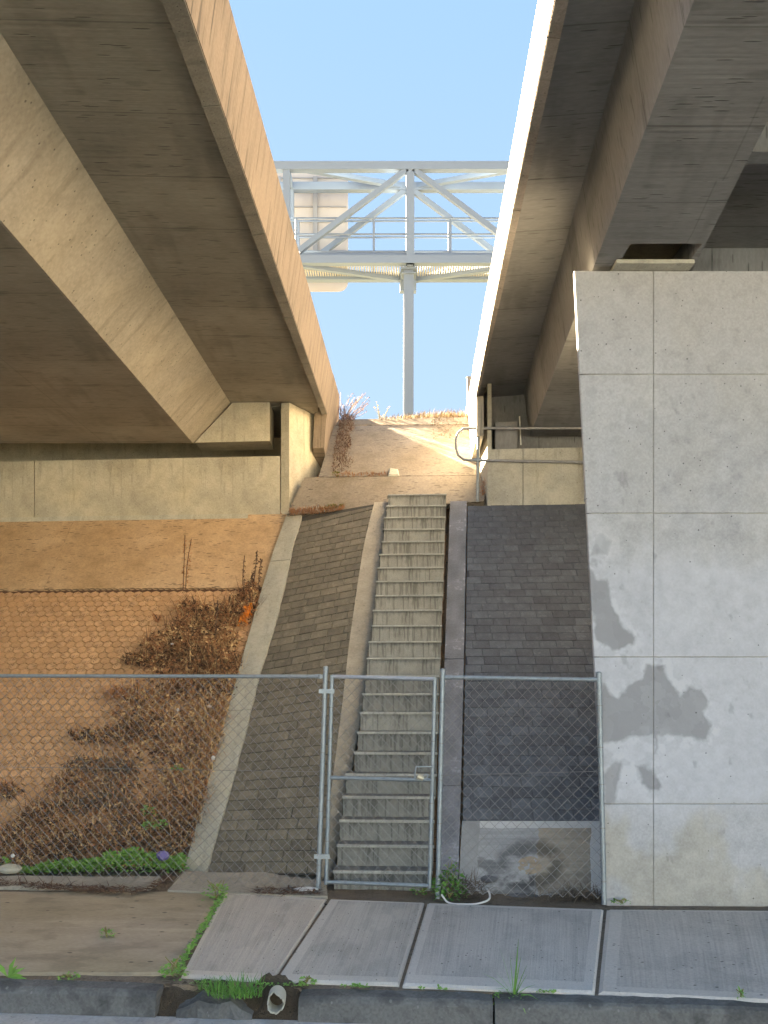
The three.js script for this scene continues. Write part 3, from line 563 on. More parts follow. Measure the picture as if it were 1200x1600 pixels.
// ================================================================ STAIRS AND PAVED SLOPES
{
  const S = thing('staircase', 'steep narrow concrete staircase with dark streaked risers climbing the embankment', 'staircase');
  const rise = 0.1825, run = 0.2077, y0 = 0.158, d0 = 8.05;
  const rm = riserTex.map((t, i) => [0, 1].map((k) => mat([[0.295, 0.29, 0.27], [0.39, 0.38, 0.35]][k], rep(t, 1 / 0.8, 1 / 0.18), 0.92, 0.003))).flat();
  const side = mat([0.3, 0.29, 0.27], cF);
  for (let k = 0; k <= 22; k++) {
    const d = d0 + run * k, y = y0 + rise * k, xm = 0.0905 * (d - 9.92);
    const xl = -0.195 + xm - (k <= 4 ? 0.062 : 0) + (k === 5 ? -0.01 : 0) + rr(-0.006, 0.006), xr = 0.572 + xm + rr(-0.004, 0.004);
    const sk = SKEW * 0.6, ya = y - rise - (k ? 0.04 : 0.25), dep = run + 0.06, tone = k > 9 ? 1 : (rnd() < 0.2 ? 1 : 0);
    const pr = (x, yy, dd) => V(x, yy, -dd + sk * (x - 0.2));
    const lip = k > 9 ? 0.016 : 0.022, b = new Soup(), yb = y - lip, A = pr(xl, ya, d), B = pr(xr, ya, d), C = pr(xr, yb, d), D = pr(xl, yb, d), A2 = pr(xl, ya, d + dep), B2 = pr(xr, ya, d + dep), C2 = pr(xr, yb, d + dep), D2 = pr(xl, yb, d + dep);
    const u0 = rnd(), vt = (yb - y + rise) / 1, v0 = 0.178;
    b.quad(A, B, C, D, [u0, v0 - (yb - ya)], [u0 + 0.77, v0 - (yb - ya)], [u0 + 0.77, v0], [u0, v0]);
    b.flatQuad(A, A2, D2, D); b.flatQuad(B, B2, C2, C); b.flatQuad(D, C, C2, D2); b.flatQuad(A2, B2, C2, D2);
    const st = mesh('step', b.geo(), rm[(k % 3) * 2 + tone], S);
    const ov = 0.026, T = [pr(xl - 0.008, yb + 0.001, d - ov), pr(xr + 0.006, yb + 0.001, d - ov), pr(xr + 0.006, yb + 0.001, d + dep - 0.04), pr(xl - 0.008, yb + 0.001, d + dep - 0.04)];
    const nose = 0.035, mid = [T[0].clone().add(V(0, 0, -nose)), T[1].clone().add(V(0, 0, -nose))];
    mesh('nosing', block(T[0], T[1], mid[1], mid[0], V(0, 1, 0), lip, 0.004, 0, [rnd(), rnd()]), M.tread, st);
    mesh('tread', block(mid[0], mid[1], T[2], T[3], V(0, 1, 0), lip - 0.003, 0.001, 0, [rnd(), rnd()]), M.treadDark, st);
  }
  // sloping body under the steps
  const body = (k, off) => { const d = d0 + run * k + off, y = y0 + rise * (k - 1) - 0.05, xm = 0.0905 * (d - 9.92); return [V(-0.16 + xm, y - 0.3, -d - 0.16), V(0.55 + xm, y - 0.3, -d - 0.16), V(0.55 + xm, y, -d - 0.16), V(-0.16 + xm, y, -d - 0.16)]; };
  mesh('stair_body', loft([body(-0.3, 0.1), body(22.6, 0.1)]), side, S);
}
const nS = normalOf(planeS), nO = normalOf(planeO);
const lerpTab = (t, x) => { for (let i = 0; i + 1 < t.length; i++) { const [a, b] = [t[i], t[i + 1]]; if ((x >= a[0] && x <= b[0]) || (x <= a[0] && x >= b[0])) return mix(a[1], b[1], (x - a[0]) / (b[0] - a[0])); } return x < Math.min(t[0][0], t[t.length - 1][0]) === (t[0][0] < t[t.length - 1][0]) ? t[0][1] : t[t.length - 1][1]; };
const brickMats = (base) => [0.88, 0.95, 1, 1.06, 1.12].map((k) => mat(base.map((c) => c * k), texBrickR, 0.9, 0.004));
const texBrickR = rep(texBrick, 1 / 0.5);
// ---- left paved panel: warped between the edge strip and the gutter by the stairs
const XL = [[806, 447], [860, 427.5], [937, 404], [1054, 371.5], [1140, 349], [1240, 321], [1362, 288]];        // outer edge of the strip, x by row
const XB = [[793, 474], [823, 468], [850, 459], [922, 444], [984, 428.5], [1056, 405.5], [1140, 385], [1237, 360], [1309, 338], [1363, 323]];
const XR = [[786, 586], [818, 577], [860, 568], [930, 557], [1010, 546], [1090, 537], [1170, 527], [1270, 514], [1366, 502]];
const YR = [[806, 786.5], [823, 794], [841, 818], [921, 898], [1047, 1022], [1138, 1116], [1245, 1236], [1347, 1346], [1366, 1366]];  // row at the strip -> row at the gutter
function warp(yl, f) {                                                     // f: 0 outer edge of the strip, 1 end of the strip, 2 gutter
  const yr = lerpTab(YR, yl), xb = lerpTab(XB, yl), xr = lerpTab(XR, yr), xl = lerpTab(XL, yl), slope = (yr - yl) / (xr - xb), ylft = yl + slope * (xl - xb) * 0.4;
  const L = onPlane(xl, ylft, planeO, 0.07), R = onPlane(xr, yr, planeS, 0.0), dl = -L.z, dr = -R.z;
  const px = f <= 1 ? mix(xl, xb, f) : mix(xb, xr, f - 1), t = (px - xl) / (xr - xl), py = f <= 1 ? mix(ylft, yl, f) : mix(yl, yr, f - 1);
  return P(px, py, 1 / mix(1 / dl, 1 / dr, t));
}
{
  const A = thing('paved_slope', 'block paved slope, its brown tint standing for warm light, with a pale edge strip, left of the stairs', 'paved slope');
  const mats = brickMats([0.215, 0.185, 0.135]);  // same blocks as right of the stairs, warm light put into the colour
  const nv = 40, yAt = (v) => mix(1366, 806, v);
  const up = (p, n, h) => p.clone().addScaledVector(n, h);
  const nAt = (yl, f) => { const a = warp(yl, f), b = warp(yl - 6, f), c = warp(yl, Math.min(2, f + 0.1)), c0 = warp(yl, Math.min(2, f + 0.1) - 0.1); const n = new THREE.Vector3().crossVectors(c.sub(c0), b.sub(a)).normalize(); return n.y < 0 ? n.negate() : n; };
  const nn = nAt(1100, 1);
  mesh('mortar_bed', sheet((u, v) => up(warp(yAt(v), mix(0.9, 2, u)), nn, -0.012), 12, nv, 0), mat([0.07, 0.062, 0.05], cF), A);
  // pale edge strip in three cast lengths
  for (const [ya, yb] of [[1366, 1110], [1109, 876], [875, 806]]) mesh('edge_strip', sheet((u, v) => { const yl = mix(ya, yb, v), e = 0.012 * (fbm(v, u, 14, 1, 3, 881) - 0.5); return up(warp(yl, mix(0, 1, u) + (u === 1 ? e * 2 : 0)), nn, 0.012 + e * 0.4); }, 6, 24, 0.1, nn), M.strip, A);
  // the courses
  const rows = [1364]; let y = 1364; while (y > 818) { y -= mix(16.4, 9.4, clamp((1364 - y) / 520)) * (y > 1230 ? 1.02 : 1); rows.push(y); }
  for (let r = 0; r + 1 < rows.length; r++) {
    const y0 = rows[r] - 0.5, y1 = rows[r + 1] + 0.5, lenPx = mix(33, 23, clamp((1364 - y0) / 520)), width = lerpTab(XR, lerpTab(YR, y0)) - lerpTab(XB, y0), df = lenPx / width;
    let f = 1.005 - (r % 2 ? 0.55 : 0.1 + 0.25 * hash(r, 3, 5)) * df;
    while (f < 1.99) {
      const a = Math.max(1.012, f), b = Math.min(1.992, f + df - 0.007);
      if (b - a > 0.02) {
        const n = nAt((y0 + y1) / 2, (a + b) / 2), h = 0.003 + rr(-0.0015, 0.0015);
        mesh('brick', block(warp(y0, a), warp(y0, b), warp(y1, b), warp(y1, a), n, h, 0.004, 0.02, [rnd() * 5, rnd() * 5]), mats[Math.floor(rnd() * 5)], A);
      }
      f += df;
    }
  }
  // smooth gutter slab between the blocks and the stairs
  mesh('gutter_slab', sheet((u, v) => { const py = mix(1370, 784.5, v), xr0 = lerpTab(XR, py) - 1, p = onPlane(xr0, py, planeS, 0.004), q = onPlane(lerpTab([[784, 611], [1054, 575], [1372, 519]], py), py, planeS, -0.19); return p.lerp(q, u); }, 6, 30, 0.08, nS), M.gutter, A);
}
// ---- right paved panel
{
  const A = thing('paved_slope', 'dark grey block paved slope between the stairs and the pier', 'paved slope');
  const mats = brickMats([0.15, 0.158, 0.18]);
  const S = (px, py, l = 0) => onPlane(px, py, planeS, l), uD = V(1, 0, SKEW).normalize();
  const q0 = 8.508, q1 = 12.57, xEdge = (q) => mix(S(722, 1283).x, S(730, 783).x, (q - q0) / (q1 - q0));
  const pt = (x, q, l = 0) => V(x, planeS[0] + planeS[1] * q + l, Q(x, q));
  mesh('mortar_bed', sheet((u, v) => { const q = mix(q0, q1, v); return pt(mix(xEdge(q), 3.2, u), q, -0.014); }, 8, 20, 0), mat([0.045, 0.045, 0.055], cF), A);
  // dark side strip next to the stairs
  const cut = [1372, 1228, 1030, 783];
  for (let i = 0; i < 3; i++) mesh('side_strip', sheet((u, v) => { const py = mix(cut[i] - (i ? 1 : 0), cut[i + 1], v), a = S(lerpTab([[783, 703.5], [1054, 694], [1372, 687]], py), py, 0.0), b = S(lerpTab([[783, 729.4], [1054, 724.5], [1228, 720], [1372, 716]], py), py, 0.004); return a.lerp(b, u).addScaledVector(nS, 0.012 * (fbm(u, v, 3, 30, 3, 911) - 0.5)); }, 4, 30, 0.3, nS), M.stripPaint, A);
  mesh('paving', sheet((u, v) => { const q = mix(7.95, 12.6, v); return pt(mix(3.1, 40, u), q, 0); }, 40, 10, 0.05, nS), mat([0.12, 0.12, 0.13], texBrickR), A).userData = { kind: 'stuff' };
  const N = 41, rest = [];
  for (let r = 0; r < N; r++) {
    const qa = mix(q0, q1, r / N) + 0.002, qb = mix(q0, q1, (r + 1) / N) - 0.0025, L = 0.178;
    let x = xEdge((qa + qb) / 2) - L * (r % 2 ? 0.5 : 0.0) - 0.06 * hash(r, 7, 3) * (r % 3);
    const pierX = (y) => 1.735 - 0.051 * y, yv = planeS[0] + planeS[1] * qa, xMax = Math.min(3.1, (pierX(EYE + (yv - EYE) * 7.5 / qa)) / 7.5 * (qa) + 0.1);
    while (x < xMax) {
      const a = Math.max(xEdge(qa) + 0.004, x), b = x + L - 0.003;
      if (b - a > 0.03) {
        const h = 0.002 + rr(-0.002, 0.002), g = block(pt(a, qa), pt(b, qa), pt(b, qb), pt(a, qb), nS, h, 0.004, 0.02, [rnd() * 5, rnd() * 5]);
        if (r < 34) mesh('brick', g, mats[Math.floor(rnd() * 5)], A); else rest.push(g);
      }
      x += L;
    }
  }
  const top = mesh('brick', rest, mats[2], A); top.userData = { kind: 'stuff' };
  // toe panel with a pale painted border and burn marks
  const toeTex = makeTex(768, 512, (u, v) => {
    const n = fbm(u, v, 8, 6, 5, 921), fine = fbm(u, v, 150, 110, 3, 923), course = fbm(u, v, 4, 40, 3, 925), soot = fbm(u, v, 7, 5, 5, 927);
    const X = u + 0.02 * (n - 0.5), Y = v + 0.03 * (n - 0.5), inner = X > 0.12 && X < 0.875 && Y < 0.90 && Y > 0.02, leftRim = X <= 0.12;
    let c = 0.8 + 0.2 * (n - 0.5) + 0.2 * (fine - 0.5), t = [1, 1, 1];
    if (inner) {
      c *= 0.70 + 0.25 * (course - 0.5); t = X + 0.1 * (soot - 0.5) > 0.52 ? [1, 0.88, 0.72] : [1, 1, 1.02];
      const d = Math.hypot((X - 0.47) / 0.2, (Y - 0.40) / 0.3), ring = 1 - smooth(0.15, 0.5, Math.abs(d - 0.85 + 0.9 * (soot - 0.5)));
      c *= 1 - 0.55 * ring * smooth(0.3, 0.55, soot); c *= 1 - 0.5 * smooth(0.45, 0.62, soot + 0.5 * (0.3 - Y)) * (X < 0.5 ? 1 : 0.4);
      if (d < 0.4 && soot > 0.4) t = [1, 0.8, 0.58];
    } else c *= leftRim ? 0.62 : Y < 0.1 ? 0.9 : 1.12;
    return [c * t[0], c * t[1], c * t[2], 0.5 + 0.5 * (fine - 0.5)];
  }, false);
  const toe = new Soup(), f = bil(S(716, 1402, 0.0), S(952, 1402, 0.0), S(952, 1284, 0.0), S(722, 1284, 0.0)), n = 10;
  for (let j = 0; j < n; j++) for (let i = 0; i < n; i++) { const q = [[i, j], [i + 1, j], [i + 1, j + 1], [i, j + 1]].map(([a, b]) => [a / n, b / n]); toe.quad(...q.map(([u, v]) => f(u, v).addScaledVector(nS, 0.01)), ...q); }
  mesh('toe_panel', toe.geo(), mat([0.62, 0.61, 0.6], toeTex, 0.9, 0.004), A).userData = { label: 'concrete toe panel with a pale border and sooty burn marks' };
}

// ---- left slope: hexagon pavers below, smooth orange slab above
{
  const A = thing('paved_slope', 'orange earth coloured slope of small hexagon pavers under the left bridge', 'paved slope');
  const e1 = V(1, 0, SKEW).normalize(), e2 = new THREE.Vector3().crossVectors(nO, e1).normalize(); if (e2.y < 0) e2.negate();
  const base = onPlane(0, 1345, planeO), topY = onPlane(0, 921, planeO).y;
  mesh('paver_bed', sheet((u, v) => { const a = onPlane(mix(-300, 300, u), 1345, planeO), y = mix(a.y, topY, v), q = (y - planeO[0]) / planeO[1]; return V(mix(-6.2, -0.9, u), y - 0.022, Q(mix(-6.2, -0.9, u), q)); }, 20, 20, 0), mat([0.15, 0.075, 0.04], rep(texDirt, 1), 1, 0.01), A);
  const R = 0.066, W = Math.sqrt(3) * R, shape = new THREE.Shape(); for (let i = 0; i < 6; i++) { const a = Math.PI / 6 + i * Math.PI / 3, r = R * 0.945; shape[i ? 'lineTo' : 'moveTo'](r * Math.cos(a), r * Math.sin(a)); }
  const variants = [0, 1, 2].map((k) => { const g = new THREE.ExtrudeGeometry(shape, { depth: 0.02, bevelEnabled: true, bevelThickness: 0.004, bevelSize: 0.004, bevelOffset: -0.004, bevelSegments: 1 }); const uv = g.attributes.uv; for (let i = 0; i < uv.count; i++) uv.setXY(i, uv.getX(i) + k * 0.7, uv.getY(i) + k * 0.4); return g; });
  const mats = [0.93, 0.98, 1.03, 1.08].map((k) => mat([0.62 * k, 0.37 * k, 0.185 * k], rep(texDirt, 1 / 1.1), 0.95, 0.006));
  const list = [], L = onPlane(0, 1345, planeO).distanceTo(onPlane(0, 921, planeO));
  const rot = new THREE.Matrix4().makeBasis(e1, e2, nO);
  for (let j = 0; j * R * 1.5 < L + 0.2; j++) for (let i = -12; i < 46; i++) {
    const o = base.clone().addScaledVector(e1, (i + (j % 2) / 2) * W - 0.2).addScaledVector(e2, j * R * 1.5 + 0.02);
    if (o.y > topY - 0.03) continue;
    const d = -o.z, px = CX + o.x / d * F, py = HY - (o.y - EYE) / d * F;
    if (px < -25 || px > lerpTab(XL, clamp(py, 806, 1362)) + 4) continue;
    list.push([o, d, px, py]);
  }
  list.sort((a, b) => a[1] - b[1]);
  const bare = list.filter((e) => e[2] < 250 - (e[3] - 1050) * 0.7 || e[3] < 1020), near = new Set(bare.slice(0, 300)), far = [[], [], [], []];
  list.forEach((e) => {
    const o = e[0].clone().addScaledVector(nO, -0.022 + rr(-0.0025, 0.002)), m4 = new THREE.Matrix4().makeTranslation(o.x, o.y, o.z).multiply(rot).multiply(new THREE.Matrix4().makeRotationFromEuler(new THREE.Euler(rr(-0.013, 0.013), rr(-0.013, 0.013), Math.floor(rnd() * 6) * Math.PI / 3)));
    const k = Math.floor(rnd() * 3), mi = Math.floor(rnd() * 4);
    if (near.has(e)) { const m = mesh('paver', variants[k], mats[mi], A); m.applyMatrix4(m4); } else far[mi].push(variants[k].clone().applyMatrix4(m4));
  });
  far.forEach((g, i) => { if (g.length) mesh('paver', g, mats[i], A).userData = { kind: 'stuff' }; });
  // smooth slab above the pavers, with its dark ragged front edge
  const slab = (x0, x1) => sheet((u, v) => { const x = mix(x0, x1, u), yy = mix(topY - 0.01 - 0.02 * fbm(u, 0.5, 40, 1, 2, 951) * (v === 0 ? 1 : 0), 4.03, v), q = (yy - planeO[0]) / planeO[1]; return V(x, yy + 0.018, Q(x, q)); }, 40, 8, 0.06, nO);
  mesh('upper_slab', [slab(-12.4, -4.4), slab(-4.395, -1.36)], M.orangeSlab, A);
}
// ---- landing and upper slab above the stairs
{
  const A = thing('concrete_slope', 'plain concrete slope above the stairs, half in sun and half in shadow', 'slope');
  const planeU = [-5.656, 0.762], U = (px, py, l = 0) => onPlane(px, py, planeU, l);
  mesh('landing_slab', sheet(bil(P(448, 804, 13.2), P(756, 783, 12.55), P(765, 742.5, 13.28), P(476, 746, 13.52)), 16, 8, 0.1), M.upper, A);
  mesh('upper_slab', sheet(bil(U(498, 745), U(772, 742), U(772, 663.5), U(522, 665)), 16, 12, 0.1), M.upper, A);
  mesh('crest_slab', sheet(bil(U(524, 664, 0.012), U(775, 662.5, 0.012), U(775, 651, 0.012), U(530, 655.5, 0.012)), 10, 3, 0.1), M.upper, A);
  mesh('broken_lump', block(P(606, 747, 13.42), P(624, 747, 13.4), P(622, 737, 13.55), P(608, 735, 13.57), V(0, 0.8, 0.6), 0.05, 0.02, 0.05), M.strip, A);
}
// low concrete plinth along the toe of the left slope and of the left panel
{
  const A = thing('plinth', 'low worn concrete plinth under the left length of the fence', 'plinth');
  const f = bil(onY(-300, 1384, 0.03), onY(232, 1386, 0.03), onY(250, 1370, 0.06), onY(-300, 1366, 0.06));
  mesh('slab', sheet((u, v) => { const p = f(u, v); p.y += 0.012 * (fbm(u, v, 18, 3, 3, 961) - 0.5); return p; }, 40, 4, 0.15, V(0, 1, 0)), M.gutter, A);
  const g = bil(onY(262, 1391, 0.02), onY(512, 1401, 0.02), onY(508, 1364, 0.06), onY(288, 1362, 0.06));
  mesh('slab', sheet((u, v) => { const p = g(u, v); p.y += 0.012 * (fbm(u, v, 12, 4, 3, 971) - 0.5); return p; }, 24, 6, 0.15, V(0, 1, 0)), M.gutter, A);
}

// ================================================================ FENCE AND GATE
// chain link: zigzag wires between the corners a (bottom left), b (bottom right), c (top right), d (top left)
function chainLink(a, b, c, d, pitch = 0.045) {
  const w = a.distanceTo(b), h = a.distanceTo(d), nx = Math.round(w / pitch), ny = Math.round(h / pitch), f = bil(a, b, c, d), n = new THREE.Vector3().crossVectors(b.clone().sub(a), d.clone().sub(a)).normalize(), s = new Soup();
  const r = 0.0021, bulge = (u, v) => 0.012 * (fbm(u, v, 7, 4, 2, 981) - 0.5);
  for (let i = 0; i <= nx; i++) {
    let prev = null;
    for (let j = 0; j <= ny; j++) {
      const u = clamp((i + ((i + j) % 2)) / nx), v = j / ny, p = f(u, v).addScaledVector(n, ((i + j) % 2 ? 0.0025 : -0.0025) + bulge(u, v));
      if (prev && prev.distanceTo(p) > 0.004) {
        const t = p.clone().sub(prev).normalize(), x = new THREE.Vector3().crossVectors(t, n).normalize(), R = [0, 1, 2].map((k) => x.clone().multiplyScalar(r * Math.cos(k * 2.094)).addScaledVector(n, r * Math.sin(k * 2.094)));
        for (let k = 0; k < 3; k++) { const m = (k + 1) % 3; s.quad(prev.clone().add(R[k]), prev.clone().add(R[m]), p.clone().add(R[m]), p.clone().add(R[k])); }
      }
      prev = p;
    }
  }
  return s.geo();
}
const dL = 7.95, dM = 7.68, dR = 7.42;                                     // depths of the three posts
function cap(p, r) { return new THREE.SphereGeometry(r, 12, 6, 0, Math.PI * 2, 0, Math.PI / 2).scale(1, 0.6, 1).translate(p.x, p.y, p.z).toNonIndexed(); }
function post(name, b, t, parent) { const m = mesh(name, pipe([b, t], 0.0205, 14), M.steel, parent); mesh('post_cap', [cap(t, 0.023), pipe([t.clone().add(V(0, -0.03, 0)), t.clone().add(V(0, 0.001, 0))], 0.0225, 14)], M.steel, m); return m; }
function band(p, r, parent) { return mesh('clamp', pipe([p.clone().add(V(0, -0.016, 0)), p.clone().add(V(0, 0.016, 0))], r, 14), M.steel, parent); }
const along = (a, b, t) => a.clone().lerp(b, t);
{
  const A = thing('chain_link_fence', 'long length of galvanised chain link fence left of the gate', 'fence');
  const b = P(497, 1393, dL), t = P(509, 1043, dL), far = (px, py) => P(px, py, 8.6);
  post('post', b, t, A);
  const rl = P(-160, 1055.5, 8.6), rr0 = P(505, 1057, dL);
  mesh('top_rail', pipe([rl, rr0], 0.0165, 12), M.steel, A); band(rr0.clone().lerp(rl, 0.006), 0.024, A);
  mesh('rail_sleeve', pipe([along(rr0, rl, 0.005), along(rr0, rl, 0.017)], 0.0195, 12), M.steel, A);
  mesh('wire_mesh', chainLink(P(-160, 1362, 8.6), P(496, 1386, dL - 0.02), P(507, 1057, dL - 0.02), P(-160, 1055, 8.6)), M.wire, A);
  mesh('line_wire', pipe([P(-160, 1196, 8.58), P(200, 1201, 8.28), P(501, 1206, dL - 0.02)], 0.0022, 5), M.wire, A);
  for (const k of [0.12, 0.36, 0.62, 0.86]) { const p = along(b, t, k); mesh('wire_tie', pipe([p.clone().add(V(0, -0.003, 0)), p.clone().add(V(0, 0.003, 0))], 0.0225, 10), M.wire, A); }
}
{
  const A = thing('chain_link_fence', 'short length of chain link fence between the gate and the pier', 'fence');
  const b1 = P(684, 1404, dM), t1 = P(692, 1047, dM), b2 = P(944, 1413, dR), t2 = P(935.5, 1052, dR);
  post('post', b1, t1, A); post('post', b2, t2, A);
  const a = P(693, 1058, dM), c = P(935.5, 1062, dR);
  mesh('top_rail', pipe([a, c], 0.0165, 12), M.steel, A);
  mesh('rail_sleeve', pipe([along(c, a, 0.02), along(c, a, 0.06)], 0.0195, 12), M.steel, A);
  mesh('rail_sleeve', pipe([along(a, c, 0.02), along(a, c, 0.06)], 0.0195, 12), M.steel, A);
  mesh('wire_mesh', chainLink(P(685, 1396, dM - 0.02), P(943, 1404, dR - 0.02), P(936, 1061, dR - 0.02), P(692, 1058, dM - 0.02)), M.wire, A);
  mesh('line_wire', pipe([P(688, 1212, dM - 0.02), P(780, 1209, 7.55), P(860, 1207, 7.48), P(939, 1205, dR - 0.02)], 0.0022, 5), M.wire, A);
  for (const [b, t] of [[b1, t1], [b2, t2]]) for (const k of [0.1, 0.33, 0.52, 0.68, 0.86]) { const p = along(b, t, k); mesh('wire_tie', pipe([p.clone().add(V(0, -0.003, 0)), p.clone().add(V(0, 0.003, 0))], 0.0225, 10), M.wire, A); }
}
{
  const A = thing('gate', 'narrow chain link gate at the foot of the stairs', 'gate');
  const g = (px, py) => P(px, py, mix(dL, dM, (px - 515) / 165) - 0.0);
  const tl = g(519, 1057), bl = g(509.5, 1378), tr = g(679.5, 1061), br = g(671, 1384), ml = g(515.5, 1215), mr = g(675, 1219);
  mesh('stile', pipe([bl.clone().add(V(0, -0.02, 0)), tl.clone().add(V(0, 0.012, 0))], 0.0165, 12), M.steel, A);
  mesh('stile', pipe([br.clone().add(V(0, -0.02, 0)), tr.clone().add(V(0, 0.012, 0))], 0.0165, 12), M.steel, A);
  mesh('rail', pipe([tl, tr], 0.0165, 12), M.gateRail = mat([0.5, 0.52, 0.58], rep(texSteel, 1 / 0.2), 0.5, 0.0006, { metalness: 0.5 }), A);
  mesh('rail', pipe([ml, mr], 0.0165, 12), M.steel, A); mesh('rail', pipe([bl, br], 0.0165, 12), M.steel, A);
  mesh('wire_mesh', chainLink(g(510, 1386), g(671, 1392), g(679, 1061), g(519, 1057)), M.wire, A);
  for (const [px, py] of [[510.5, 1080], [503, 1338]]) {
    const p = P(px, py, dL - 0.02), h = mesh('hinge', [boxAt(p.x, p.y, p.z + 0.008, 0.13, 0.036, 0.012), pipe([P(px - 3, py + 4, dL), P(px - 3, py - 4, dL)], 0.0235, 14), pipe([P(px + 7, py + 4, dL), P(px + 7, py - 4, dL)], 0.0205, 14)], M.steel, A);
    mesh('bolt', [new THREE.CylinderGeometry(0.012, 0.012, 0.012, 6).rotateX(Math.PI / 2).translate(p.x, p.y, p.z + 0.02).toNonIndexed()], M.steel, h);
  }
  const l = (px, py) => P(px, py, dM - 0.035);
  mesh('latch', pipe([l(678, 1198), l(650, 1198), l(648, 1214), l(652, 1219), l(676, 1219)], 0.006, 8), M.steel, A);
  for (const k of [0.2, 0.4, 0.7, 0.85]) for (const [b, t] of [[bl, tl], [br, tr]]) { const p = along(b, t, k); mesh('wire_tie', pipe([p.clone().add(V(0, -0.003, 0)), p.clone().add(V(0, 0.003, 0))], 0.0185, 10), M.wire, A); }
  const K2 = thing('padlock', 'small pale brass padlock hanging on the gate latch', 'padlock');
  const c = P(657, 1215, dM - 0.06), brass = mat([0.62, 0.56, 0.42], rep(texSteel, 4), 0.4, 0, { metalness: 0.6 });
  const body = new THREE.Group(); body.name = 'lock_case'; 
  const bg = new THREE.CylinderGeometry(0.02, 0.02, 0.05, 16).rotateZ(1.15).scale(1, 1, 0.6); mesh('lock_case', bg.translate(c.x, c.y, c.z).toNonIndexed(), brass, K2);
  mesh('shackle', curve([c.clone().add(V(0.018, 0.004, 0)), c.clone().add(V(0.045, 0.028, 0)), c.clone().add(V(0.06, 0.018, 0)), c.clone().add(V(0.05, 0.0, 0)), c.clone().add(V(0.018, -0.014, 0))], 0.0045, 8, 24), M.steel, K2);
}

// ================================================================ HANDRAIL, GANTRY, SIGN
{
  const A = thing('handrail', 'galvanised pipe handrail with a rounded end on top of the right paved slope', 'handrail');
  const d = 12.42, h = (px, py) => P(px, py, d - SKEW * ((px - 745) / F * d));
  const base = h(746, 784), top = h(747.5, 666);
  mesh('post', pipe([base, top], 0.02, 12), M.steel, A); mesh('post_cap', cap(top.clone().add(V(0, 0.012, 0)), 0.026), M.steel, A);
  const loop = [h(960, 669)]; loop.push(h(735, 669), h(724, 670), h(715.5, 677), h(712.5, 688), h(712.5, 700), h(716, 711), h(725, 718), h(736, 719), h(960, 723));
  mesh('rail', pipe(loop, 0.0175, 10), M.steelDark = mat([0.36, 0.36, 0.38], rep(texSteel, 1 / 0.3), 0.5, 0, { metalness: 0.4 }), A);
  for (const p of loop.slice(1, -1)) mesh('elbow', new THREE.SphereGeometry(0.0176, 10, 8).translate(p.x, p.y, p.z).toNonIndexed(), M.steelDark, A);
  mesh('post', pipe([h(915, 784), h(915, 669)], 0.02, 12), M.steel, A);
  for (const y of [669, 719]) mesh('fitting', pipe([h(742, y), h(753, y)], 0.026, 12), M.steel, A);
}
